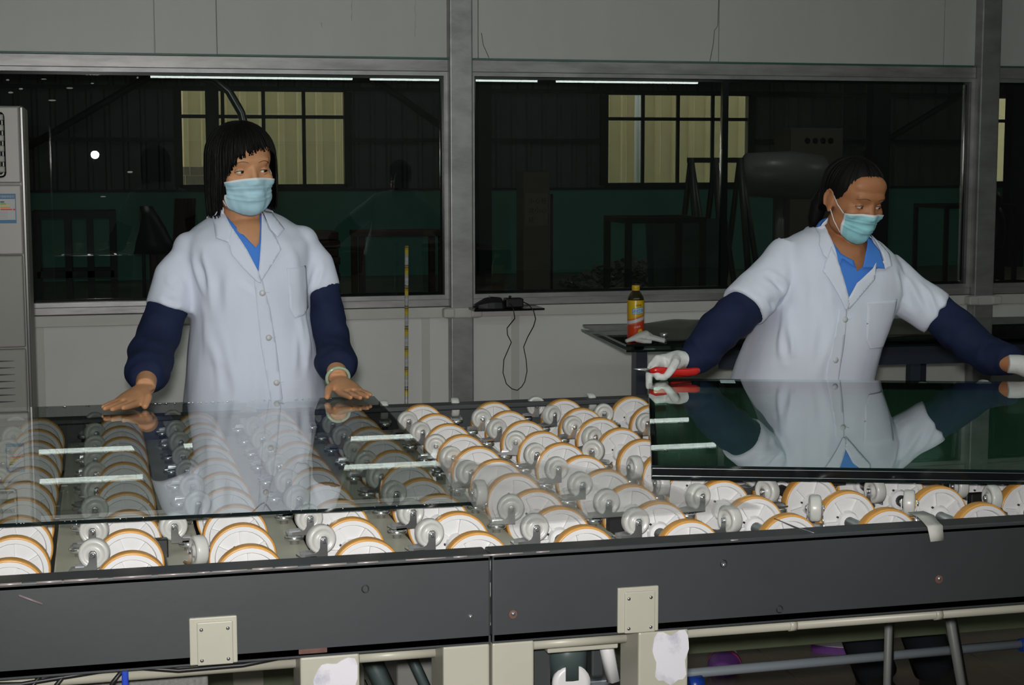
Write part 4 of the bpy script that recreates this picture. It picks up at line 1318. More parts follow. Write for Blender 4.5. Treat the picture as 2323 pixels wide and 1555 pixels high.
def face_mask(root, body_bvh, H, s, m, span=66, bottom=-.100):
    """pleated surgical mask wrapped over nose and chin, with ear loops"""
    nu, nv = 40, 30
    Rg = np.zeros((nu + 1, nv + 1)); P = {}
    Hi = H
    for i in range(nu + 1):
        u = -1 + 2 * i / nu
        az = math.radians(span) * u
        zt = -.013 - .014 * abs(u) ** 1.5
        zb = bottom + .026 * abs(u) ** 2.2
        for j in range(nv + 1):
            v = j / nv
            z = zt + (zb - zt) * v
            d = Vector((math.sin(az), -math.cos(az), 0))
            if v > .82:
                d = Vector((math.sin(az), -math.cos(az), -(v - .82) * 1.6)).normalized()
            o3 = H @ (Vector((0, -.012, z)) * s + d * .20)
            h = body_bvh.ray_cast(o3, -(H.to_3x3() @ d))
            r = .20 - h[3] if h[0] else .075
            Rg[i, j] = max(.045, min(r, .115)); P[i, j] = (d, z)
    base = Rg.copy()
    for _ in range(3):                       # stretched cloth bridges the hollows
        D_ = Rg.copy()
        D_[1:-1, :] = np.maximum(np.maximum(Rg[:-2, :], Rg[2:, :]) - .0012, Rg[1:-1, :])
        E_ = D_.copy()
        E_[:, 1:-1] = np.maximum(np.maximum(D_[:, :-2], D_[:, 2:]) - .0012, D_[:, 1:-1])
        Rg = E_
    for _ in range(10):
        A = Rg.copy()
        A[1:-1, :] = (Rg[:-2, :] + 2 * Rg[1:-1, :] + Rg[2:, :]) / 4
        B = A.copy()
        B[:, 1:-1] = (A[:, :-2] + 2 * A[:, 1:-1] + A[:, 2:]) / 4
        Rg = np.maximum(B, base - .0005)
    vs = []
    for i in range(nu + 1):
        u = -1 + 2 * i / nu
        for j in range(nv + 1):
            v = j / nv
            d, z = P[i, j]
            pleat = 0
            for pv in (.30, .48, .66):
                x = (v - pv) / .05
                if 0 <= x < 1.6:
                    pleat = max(pleat, .0022 * (1 - x / 1.6))
            edge = .0035 if abs(u) < .93 else .0022
            wr = .0007 * math.sin(9 * u + 14 * v) + .0005 * math.sin(23 * u - 9 * v)
            r = Rg[i, j] + .0045 + edge * 0 + pleat * (1 - abs(u) ** 6) + wr * (v > .1)
            vs.append(H @ (Vector((0, -.012, z)) * s + d * r))
    fs, mi = [], []
    for i in range(nu):
        for j in range(nv):
            fs.append([i * (nv + 1) + j, (i + 1) * (nv + 1) + j, (i + 1) * (nv + 1) + j + 1, i * (nv + 1) + j + 1])
            mi.append(1 if (j < 2 or i < 2 or i >= nu - 2) else 0)
    mb = MB().add(vs, fs, 0, True)
    mb.mi = mi
    o = par(mb.build('face_mask', [m, m_maskw]), root)
    sd = o.modifiers.new('s', 'SOLIDIFY'); sd.thickness = .0012; sd.offset = 1
    for q in (0, nu):
        sgn = -1 if q == 0 else 1
        for jj, zz in ((1, .006), (nv - 1, -.034)):
            a = vs[q * (nv + 1) + jj]
            b = H @ (Vector((sgn * .0735, -.002, zz)) * s)
            mid = (a + b) / 2 + (H.to_3x3() @ Vector((sgn * .004, 0, 0)))
            lp = MB().tube([a, mid, b], .0013, 6).build('ear_loop', m_maskw)
            lp.parent = o
    return o

def hand_geo(mb, wrist, d, up, side, s=1.0, curls=(0, 0, 0, 0), thumb=(.05, -.045, -.006), spread=1.0, palm_drop=.012, flen=(.068, .076, .071, .056), frad=.0078):
    """wrist point, unit finger direction d, unit back-of-hand normal up, side=+1 when the thumb lies to the left of d seen from above"""
    d = Vector(d).normalized(); up = Vector(up); up = (up - d * up.dot(d)).normalized()
    lat = up.cross(d) * side                      # toward the thumb
    W_ = Vector(wrist)
    k0 = W_ + d * .085 * s - up * palm_drop * s
    mb.tube([W_ - d * .01 * s, W_ + d * .015 * s, W_ + d * .05 * s - up * palm_drop * .5 * s, k0 + d * .004 * s], [.022 * s, .025 * s, .034 * s, .035 * s], 16, flat=(1.06, .40) if abs((d.cross(Vector((0, 0, 1)))).normalized().dot(lat)) > .5 else (.40, 1.06))
    offs = (.026, .0085, -.009, -.025)
    for i in range(4):
        b = k0 + lat * offs[i] * s - d * (.018 + (.010 if i == 3 else .004 if i == 0 else 0)) * s + up * .002
        ln = flen[i] * s
        ang = 0.0
        pts = [b]; dirv = (d + lat * offs[i] * 2.2 * spread).normalized()
        rr = [frad * 1.12 * s]
        segs_ = (.026 * s + ln * .30, ln * .33, ln * .30)
        c = curls[i]
        for q, sl in enumerate(segs_):
            ang += c * (.6 if q == 0 else 1.0) if q else c * .5
            v = dirv * math.cos(ang) - up * math.sin(ang)
            pts.append(pts[-1] + v * sl)
            rr.append(frad * s * (1.04, .96, .80)[q])
        mb.tube(pts, rr, 12)
        for p_, r_ in zip(pts[1:], rr[1:]):
            mb.ell(p_, (r_ * .99,) * 3, 10, 8)
    t0 = W_ + d * .026 * s + lat * .014 * s - up * .004 * s
    tip = W_ + d * thumb[0] * s - lat * thumb[1] * s + up * thumb[2] * s
    mid = t0.lerp(tip, .52) + lat * .008 * s + up * .004
    mb.tube([t0, mid, tip], [.0135 * s, .0105 * s, .0080 * s], 12)
    mb.ell(tip, (.0080 * s,) * 3, 10, 8)
    mb.ell(mid, (.0104 * s,) * 3, 10, 8)

def sleeve_folds(me, path, n, amp, seed):
    """gathers running round the sleeve"""
    co, no = np_co(me), np_no(me)
    P_ = np.array([tuple(p) for p in path])
    best = np.full(len(co), 9.0); par_ = np.zeros(len(co))
    acc = 0.0
    for a, b in zip(P_[:-1], P_[1:]):
        ab = b - a; L_ = np.linalg.norm(ab)
        t = np.clip(((co - a) @ ab) / (ab @ ab), 0, 1)
        r = np.linalg.norm(co - (a + t[:, None] * ab), axis=1)
        m_ = r < best
        best[m_] = r[m_]; par_[m_] = acc + t[m_] * L_
        acc += L_
    u = par_ / acc
    wob = np.array([noise.noise((c[0] * 16 + seed, c[1] * 16, c[2] * 16)) for c in co])
    d = amp * np.sin(2 * PI * n * u + 3.2 * wob + seed) * (.55 + .6 * u) + amp * 1.1 * wob
    np_set(me, co + no * d[:, None])

def build_legs(root, hips, feet):
    (hx, hy) = hips
    for q in (-1, 1):
        x0 = hx + q * .085
        x, fy = feet[0] + q * .088, feet[1]
        tr = MB().tube([(x0, hy, .78), ((x0 + x) / 2 + q * .004, (hy + fy) / 2 - .01, .46), (x, fy + .0, .07)], [.085, .066, .058], 18).build('trouser_leg', m_trouser)
        par(tr, root)
        sh_ = MB()
        sh_.rings([ring_e(x + q * .01 - .04, x + q * .01 + .04, fy - .17, fy + .07, z, 20, 2.6) for z in (0.0, .02, .03)] + [ring_e(x + q * .01 - .036, x + q * .01 + .036, fy - .14 + .0, fy + .066, .05, 20), ring_e(x + q * .01 - .03, x + q * .01 + .03, fy - .05, fy + .06, .085, 20)])
        par(sh_.build('shoe', m_shoe), root)

def make_person(cfg):
    root = thing('person', cfg['label'], 'person', (cfg['hips'][0], cfg['hips'][1], 0))
    s = cfg['s']
    H = Matrix.Translation(Vector(cfg['head'])) @ Matrix.Rotation(cfg['yaw'], 4, 'Z') @ Matrix.Rotation(cfg['pitch'], 4, 'X') @ Matrix.Rotation(cfg['roll'], 4, 'Y')
    # ---- coat volume
    rings = [ring_e(xl, xr, yf, yb, z, 44, p) for (z, xl, xr, yf, yb, p) in cfg['torso']]
    tiltx = cfg.get('tilt', 0.0)
    if tiltx:
        for rg, (z, xl, xr, yf, yb, p) in zip(rings, cfg['torso']):
            w = min(1, max(0, (z - 1.05) / .15))
            cx = (xl + xr) / 2
            for v in rg:
                v.z -= tiltx * (v.x - cx) * w
    mb = MB().rings(rings)
    for sl in cfg['sleeves']:
        mb.tube(*sl, n=22)
    for c, r in cfg.get('pads', []):
        mb.ell(c, r, 24, 16)
    coat = fused('lab_coat', mb, cfg['coat_mat'], .0052, 9)
    ripple(coat.data, .0050, (9, 9, 5), cfg['seed'])
    ripple(coat.data, .0030, (24, 20, 9), cfg['seed'] + 4)
    crease(coat.data, cfg['creases'])
    cb = bvh_of(coat)
    # ---- body: one continuous skin
    bb = MB()
    head_geo(bb, H, s)
    nk = cfg['neck']
    bb.tube([Vector(p) for p, r in nk], [r for p, r in nk], 22)
    ib = []
    for (z, xl, xr, yf, yb, p) in cfg['torso']:
        if z < .80:
            continue
        if z > cfg.get('zchest', 1.30):
            break
        cx = (xl + xr) / 2
        ib.append(ring_e(xl + .022, xr - .022, yf + .016, yb - .02, z - .004, 36, 2.3))
    if tiltx:
        for rg in ib:
            cx = sum(v.x for v in rg) / len(rg)
            for v in rg:
                v.z -= tiltx * (v.x - cx) * min(1, max(0, (v.z - 1.05) / .15))
    bb.rings(ib)
    for c, r in cfg.get('chest', []):
        bb.ell(c, r, 24, 16)
    for arm in cfg['arms']:
        bb.tube([Vector(p) for p, r in arm], [r for p, r in arm], 18)
        for p, r in arm[1:-1]:
            bb.ell(p, (r * .99,) * 3, 14, 10)
    for hd in cfg['hands']:
        if not hd.get('glove'):
            hand_geo(bb, **{k: v for k, v in hd.items() if k != 'glove'})
    for q in (-1, 1):
        hx, hy = cfg['hips']
        fx, fy = cfg['feet']
        bb.tube([(hx + q * .08, hy, .86), ((hx + fx) / 2 + q * .087, (hy + fy) / 2 - .01, .46), (fx + q * .088, fy, .08)], [.075, .05, .036], 16)
    body = fused('body', bb, cfg['skin'], .0030, 6)
    shape_eyes(body.data, H, s, .0125)
    bodyb = bvh_of(body)
    par(body, root)
    face_parts(root, body, bodyb, H, s, cfg['skin'], cfg['gaze'], cfg.get('open', 1.0))
    face_mask(root, bodyb, H, s, cfg['mask_mat'], cfg.get('mask_span', 66), cfg.get('mask_bottom', -.100))
    # ---- cut the neckline out of the coat
    V = cfg['V']; nV = len(V)
    def inV(x, z):
        c = False; j = nV - 1
        for i in range(nV):
            xi, zi = V[i]; xj, zj = V[j]
            if (zi > z) != (zj > z) and x < (xj - xi) * (z - zi) / (zj - zi) + xi:
                c = not c
            j = i
        return c
    nx, ny, nr, nz = cfg['neck_cut']
    bm = bmesh.new(); bm.from_mesh(coat.data)
    kill = []
    for f in bm.faces:
        c = f.calc_center_median()
        if (c.y < ny and any(inV(c.x + q, c.z + .004) for q in (-.008, -.004, 0, .004, .008))) or (c.z > nz - .5 * max(0, ny - c.y) and math.hypot(c.x - nx, (c.y - ny) * (.82 if c.y < ny else 1.0)) < nr) or c.z < cfg['hem'] + .012:
            kill.append(f)
    bmesh.ops.delete(bm, geom=kill, context='FACES')
    seen = set(); drop = []                       # loose crumbs left by the cut
    for f0 in bm.faces:
        if f0 in seen:
            continue
        comp = [f0]; seen.add(f0); st_ = [f0]
        while st_:
            f = st_.pop()
            for e in f.edges:
                for g in e.link_faces:
                    if g not in seen:
                        seen.add(g); comp.append(g); st_.append(g)
        if len(comp) < 800:
            drop += comp
    bmesh.ops.delete(bm, geom=drop, context='FACES')
    bm.to_mesh(coat.data); bm.free()
    par(coat, root)
    sd = coat.modifiers.new('s', 'SOLIDIFY'); sd.thickness = .0018; sd.offset = -1
    # ---- shirt under the coat
    sh_ = patch('work_shirt', cfg['shirt'], cb, cfg.get('shirt_off', -.0035), m_shirt, .005, .0012, ymiss=ny - .050)
    par(sh_, root)
    for w, lf in cfg.get('wings', []):
        o = patch('shirt_collar', w, cb, .0015, m_shirt, .005, .0016, ymiss=ny - .050, lift=lambda x, z: lf)
        par(o, root)
    # shirt collar standing round the neck
    c0, c1 = Vector(nk[1][0]), Vector(nk[2][0])
    ax = (c1 - c0).normalized(); ux = Vector((1, 0, 0)) - ax * ax.x; ux.normalize(); uy = ax.cross(ux)
    vs = []; nA = 34
    for j in range(nA + 1):
        a = math.radians(-62 + 304 * j / nA)            # open at the throat
        rad_ = nk[1][1]
        dip = .020 * max(0, -math.sin(a)) ** 1.5
        for (dr, h) in ((.0035, -.034), (.0035, .004), (.0055, .012), (.0105, .004), (.0135, -.026)):
            vs.append(c0 + ux * math.cos(a) * (rad_ + dr) + uy * math.sin(a) * (rad_ + dr) + ax * (h - dip))
    fs = [[j * 5 + k, (j + 1) * 5 + k, (j + 1) * 5 + k + 1, j * 5 + k + 1] for j in range(nA) for k in range(4)]
    o = par(MB().add(vs, fs, 0, True).build('shirt_collar', m_shirt), root)
    sd = o.modifiers.new('s', 'SOLIDIFY'); sd.thickness = .0012; sd.offset = 0
    # ---- collar, lapels, placket, pocket, buttons
    cm = cfg['coat_mat']
    for key in ('collarL', 'collarR'):
        o = patch('coat_collar', cfg[key], cb, .0050, cm, .006, .0018, ymiss=ny - .052, lift=lambda x, z: .003 + .0015 * math.sin(60 * x + 40 * z)); o.parent = coat
    for key in ('lapelL', 'lapelR'):
        o = patch('lapel', cfg[key], cb, .0035, cm, .006, .0018, ymiss=ny - .052, lift=lambda x, z: .0036 + .0012 * math.sin(50 * x - 60 * z)); o.parent = coat
    # collar stand running round the back of the neck
    vs = []; nA = 28
    for j in range(nA + 1):
        a = math.radians(104 + 152 * j / nA)
        sx, cy_ = math.sin(a), -math.cos(a)
        b_ = max(0, cy_)
        for k, (dr, dz) in enumerate(((.004, .0), (.002, .022), (.006, .033), (.016, .020), (.024, -.006))):
            vs.append(Vector((nx + (nr + dr) * sx, ny + (nr + dr) * cy_ * .92, nz - .016 + dz + .016 * b_)))
    fs = [[j * 5 + k, (j + 1) * 5 + k, (j + 1) * 5 + k + 1, j * 5 + k + 1] for j in range(nA) for k in range(4)]
    o = MB().add(vs, fs, 0, True).build('coat_collar', cm); o.parent = coat
    sd = o.modifiers.new('s', 'SOLIDIFY'); sd.thickness = .002; sd.offset = 0
    o = patch('placket', cfg['placket'], cb, .0010, cm, .007, .0014); o.parent = coat
    o = patch('pocket', cfg['pocket'], cb, .0012, cm, .007, .0016); o.parent = coat
    for (x, z) in cfg['buttons']:
        h = cb.ray_cast(Vector((x, 0, z)), Vector((0, 1, 0)))
        y = h[0].y - .0030
        bt = MB().lathe([(.0010, -.0006), (.0062, -.0012), (.0074, -.0004), (.0074, .001), (.0010, .0012)], 20, 'Y', (x, y, z))
        for q in (-1, 1):
            bt.lathe([(.0011, -.0016), (.0011, .0002)], 8, 'Y', (x + q * .002, y, z), mi=1)
        o = bt.build('button', [m_button, m_maskw]); o.parent = coat
        o = MB().tube([(x + .006, y + .0012, z + .0005), (x + .017, y + .0012, z + .0014)], .0007, 5).build('buttonhole', cm); o.parent = coat
    # ---- navy over-sleeves
    for path in cfg['oversleeves']:
        P_ = [Vector(p) for p, r in path]; Rr = [r for p, r in path]
        # resample
        pts, rad = [], []
        for i in range(len(P_) - 1):
            for k in range(5):
                t = k / 5
                p0 = P_[max(i - 1, 0)]; p1 = P_[i]; p2 = P_[i + 1]; p3 = P_[min(i + 2, len(P_) - 1)]
                pts.append(.5 * ((2 * p1) + (p2 - p0) * t + (2 * p0 - 5 * p1 + 4 * p2 - p3) * t * t + (3 * p1 - p0 - 3 * p2 + p3) * t ** 3))
                rad.append(Rr[i] + (Rr[i + 1] - Rr[i]) * (t * t * (3 - 2 * t)))
        pts.append(P_[-1]); rad.append(Rr[-1])
        mb = MB().tube(pts, rad, 24)
        o = fused('oversleeve', mb, m_navyc, .0042, 3)
        sleeve_folds(o.data, pts, 3.6, .0020, cfg['seed'] + P_[0].x)
        ripple(o.data, .0050, (18, 26, 26), cfg['seed'] + 11 + P_[0].x)
        par(o, root)
    build_legs(root, cfg['hips'], cfg['feet'])
    return root, body, bodyb, H, s
def interp(x, tab):
    for (x0, y0), (x1, y1) in zip(tab[:-1], tab[1:]):
        if x <= x1:
            t = (x - x0) / (x1 - x0) if x1 > x0 else 0
            t = min(1, max(0, t))
            return y0 + (y1 - y0) * t
    return tab[-1][1]

def hair_shell(root, H, s, c, r, zend, na=150, nt=30, jag=.006, taper=.95, thick=.005, strands=0, seed=1, sweep=0.0, name='hair', puff=0.0):
    rnd = random.Random(seed)
    def pt(a, t, ze, lift):
        # t 0..1 from crown to tip along the length over the skull and then straight down
        L1 = PI / 2 * (r[2] + max(r[0], r[1])) / 2
        L2 = max(0.0, c[2] - ze)
        phi_max = PI / 2
        if ze >= c[2]:
            phi_max = math.acos(min(.999, (ze - c[2]) / r[2])); L1 *= phi_max / (PI / 2); L2 = 0
        d = t * (L1 + L2)
        if d <= L1:
            phi = d / L1 * phi_max
            sc = math.sin(phi); z = c[2] + r[2] * math.cos(phi) * (1 + lift)
            k = 1 + lift
        else:
            sc = 1.0; u = (d - L1) / max(L2, 1e-6)
            z = c[2] - (d - L1); k = (1 + lift) * (1 + puff * math.sin(PI * min(1, u * .8)) - (1 - taper) * u * u)
        aa = a + sweep * sc * (1 - sc) * 0
        return Vector((c[0] + r[0] * sc * k * math.sin(aa), c[1] - r[1] * sc * k * math.cos(aa), z))
    vs = []
    for i in range(na):
        a = -PI + 2 * PI * i / na
        deg = math.degrees(a)
        ze = interp(deg, zend) + rnd.uniform(-jag, jag)
        lift = .012 * noise.noise((a * 9, 0, seed)) + .006 * noise.noise((a * 30, 2, seed))
        for j in range(nt + 1):
            t = .012 + (1 - .012) * j / nt
            vs.append(H @ (pt(a, t, ze, lift * min(1, t * 2)) * s))
    fs = []
    for i in range(na):
        k = (i + 1) % na
        for j in range(nt):
            fs.append([i * (nt + 1) + j, i * (nt + 1) + j + 1, k * (nt + 1) + j + 1, k * (nt + 1) + j])
    fs.append([i * (nt + 1) for i in reversed(range(na))][::-1])
    mb = MB().add(vs, fs, 0, True)
    # locks lying on the shell
    for q in range(strands):
        a = rnd.uniform(-PI, PI)
        w = rnd.uniform(.012, .030)
        ze = interp(math.degrees(a), zend) + rnd.uniform(-jag * 1.6, jag * .8)
        t0 = rnd.uniform(.05, .5)
        lift = rnd.uniform(.012, .034)
        n = 12
        rows = []
        da = rnd.uniform(-.05, .05)
        for j in range(n + 1):
            u = j / n
            t = t0 + (1 - t0) * u
            ww = w * (.25 + .75 * math.sin(PI * min(1, .15 + u * .6))) * (1 - .985 * max(0, u - .66) / .34)
            lf = lift * math.sin(PI * min(1, .12 + u * .7))
            rows.append([H @ (pt(a + da * u + o * ww, t, ze, lf * (1 - .5 * abs(o))) * s) for o in (-1, 0, 1)])
        vs2 = [p for rw in rows for p in rw]
        fs2 = []
        for j in range(n):
            for o in range(2):
                fs2.append([j * 3 + o, (j + 1) * 3 + o, (j + 1) * 3 + o + 1, j * 3 + o + 1])
        mb.add(vs2, fs2, 0, True)
    o = par(mb.build(name, m_hair), root)
    sd = o.modifiers.new('s', 'SOLIDIFY'); sd.thickness = thick * s; sd.offset = -1
    return o

# ---- standing woman at the left
cfg1 = dict(
    label='person with bobbed black hair in a white coat, both palms on the clear glass',
    hips=(.358, 4.02), feet=(.358, 4.06), s=.93, head=(.334, 3.975, 1.4525), yaw=.29, pitch=.07, roll=-.045, gaze=(.42, -1, -.10), open=1.15, seed=1.3,
    skin=m_skin1, coat_mat=m_coat, mask_mat=m_mask1, hem=.62,
    torso=[(.62, .165, .548, 3.86, 4.20, 2.3), (.75, .178, .542, 3.855, 4.19, 2.3), (.90, .190, .532, 3.85, 4.175, 2.35), (1.00, .198, .517, 3.855, 4.16, 2.4), (1.10, .209, .500, 3.86, 4.14, 2.4),
           (1.18, .204, .498, 3.86, 4.135, 2.4), (1.24, .193, .500, 3.872, 4.13, 2.4), (1.28, .191, .502, 3.895, 4.125, 2.4), (1.31, .214, .478, 3.922, 4.11, 2.3), (1.335, .254, .436, 3.945, 4.085, 2.2), (1.352, .282, .404, 3.96, 4.07, 2.1)],
    sleeves=[([(.235, 4.01, 1.262), (.178, 3.99, 1.192), (.156, 3.972, 1.120)], [.052, .0575, .0575]), ([(.460, 4.01, 1.270), (.504, 3.99, 1.212), (.523, 3.975, 1.155)], [.052, .053, .0485])],
    pads=[((.212, 4.005, 1.262), (.045, .058, .046)), ((.480, 4.005, 1.272), (.040, .056, .044))],
    creases=[((.214, 3.90, 1.145), (.232, 3.87, .99), .011, .010), ((.222, 3.88, 1.07), (.266, 3.86, .985), .007, .009), ((.246, 3.868, 1.10), (.282, 3.858, .93), .005, .012), ((.232, 3.87, 1.02), (.224, 3.87, .92), .007, .010),
             ((.470, 3.89, 1.14), (.486, 3.88, 1.0), .009, .010), ((.452, 3.885, 1.29), (.476, 3.875, 1.14), .006, .009), ((.228, 3.93, 1.26), (.236, 3.88, 1.15), .007, .010), ((.470, 3.88, 1.08), (.462, 3.87, .97), .005, .011),
             ((.145, 3.93, 1.215), (.205, 3.91, 1.155), .006, .008), ((.128, 3.92, 1.16), (.195, 3.905, 1.13), .005, .008), ((.51, 3.94, 1.22), (.49, 3.92, 1.16), .006, .008), ((.270, 3.885, 1.22), (.262, 3.87, 1.12), .004, .013),
             ((.36, 3.862, 1.165), (.325, 3.86, 1.195), .003, .008), ((.330, 3.857, 1.0), (.325, 3.855, .88), .003, .014)],
    neck=[((.340, 4.01, 1.265), .062), ((.338, 3.995, 1.325), .051), ((.334, 3.988, 1.38), .0475), ((.331, 3.985, 1.43), .050)],
    chest=[((.342, 3.992, 1.262), (.088, .094, .085))], zchest=1.30,
    arms=[[((.232, 4.01, 1.255), .036), ((.156, 3.972, 1.12), .033), ((.112, 3.91, 1.02), .029), ((.096, 3.80, .975), .0245), ((.0915, 3.755, .963), .0225)],
          [((.462, 4.01, 1.262), .036), ((.523, 3.975, 1.155), .032), ((.541, 3.915, 1.03), .027), ((.5385, 3.85, .982), .0245), ((.5345, 3.79, .964), .0225)]],
    hands=[dict(wrist=(.091, 3.755, .962), d=(-.52, -.85, -.035), up=(0, 0, 1), side=1, s=.98, thumb=(.083, -.046, -.026), palm_drop=.022, spread=1.0, curls=(-.02, .0, .0, .02)),
           dict(wrist=(.534, 3.790, .962), d=(.26, -.96, -.035), up=(0, 0, 1), side=-1, s=.93, thumb=(.088, -.066, -.026), palm_drop=.022, spread=.9, curls=(.0, .0, .0, .0))],
    V=[(0.281, 1.3720), (0.3065, 1.334), (0.3366, 1.2713), (0.3614, 1.2104), (0.372, 1.2865), (0.3800, 1.3640)], neck_cut=(.338, 4.005, .070, 1.330),
    shirt=[(0.2835, 1.3500), (0.2885, 1.3560), (0.2938, 1.3445), (0.3228, 1.3079), (0.3572, 1.2689), (0.3657, 1.2792), (0.3715, 1.3125), (0.3745, 1.3445), (0.3868, 1.3445), (0.3834, 1.2916), (0.3632, 1.1937), (0.3331, 1.2452), (0.3024, 1.3081), (0.2820, 1.3400)],
    collarL=[(0.2845, 1.373), (0.2644, 1.341), (0.2664, 1.2921), (0.2951, 1.2823), (0.305, 1.3125), (0.2913, 1.3501)],
    lapelL=[(0.291, 1.3448), (0.3067, 1.3136), (0.3366, 1.2635), (0.3605, 1.212), (0.3642, 1.1879), (0.3539, 1.1923), (0.3205, 1.2273), (0.2994, 1.2547), (0.2928, 1.2817), (0.2811, 1.3139)],
    collarR=[(0.4045, 1.3490), (0.4298, 1.3101), (0.4096, 1.2935), (0.3943, 1.3115), (0.3825, 1.3535)],
    lapelR=[(0.3795, 1.3523), (0.3933, 1.3106), (0.4064, 1.2917), (0.4164, 1.2644), (0.3908, 1.2282), (0.3663, 1.1921), (0.3594, 1.2121), (0.3701, 1.287)],
    placket=[(0.3491, 1.1979), (0.3666, 1.2018), (0.386, 1.1263), (0.3981, 1.0421), (0.4115, 0.9096), (.414, .66), (.386, .66), (0.3823, 0.9106), (0.3618, 1.0431)],
    pocket=[(0.4292, 1.2203), (0.4785, 1.2226), (0.4833, 1.1223), (0.4694, 1.1057), (0.4462, 1.0999), (0.4329, 1.1235)],
    buttons=[(.368, 1.164), (.381, 1.058), (.397, .951), (.402, .84), (.404, .73)],
    oversleeves=[[((.158, 3.975, 1.135), .0500), ((.130, 3.945, 1.065), .0505), ((.110, 3.90, 1.018), .053), ((.100, 3.85, .992), .0525), ((.096, 3.812, .978), .044), ((.094, 3.795, .972), .031)],
                 [((.522, 3.975, 1.165), .043), ((.533, 3.95, 1.09), .044), ((.541, 3.915, 1.03), .045), ((.543, 3.878, .995), .0510), ((.540, 3.848, .982), .046), ((.5375, 3.830, .976), .031)]],
)
P1, body1, bb1, H1, s1 = make_person(cfg1)
hair_shell(P1, H1, s1, (.005, .017, .034), (.0862, .1155, .091),
           [(-180, -.110), (-120, -.114), (-75, -.112), (-64, -.104), (-57, -.060), (-50, -.012), (-42, .008), (-34, .028), (-22, .046), (0, .058), (25, .060), (44, .054), (54, .026), (60, -.050), (68, -.090), (80, -.100), (120, -.107), (180, -.110)],
           na=300, jag=.007, taper=.97, strands=340, seed=5, puff=.03, thick=.0018)
# jade bangle on the wrist
d = Vector((.10, -.98, -.22)).normalized(); u = d.cross(Vector((0, 0, 1))).normalized(); w = d.cross(u)
bg_ = MB().tube([Vector((.5352, 3.795, .9655)) + (u * math.cos(t) * .0268 + w * math.sin(t) * .0243) for t in [2 * PI * j / 40 for j in range(40)]], .0038, 10, closed=True).build('bangle', m_jade)
par(bg_, P1)['label'] = 'pale green jade bangle'

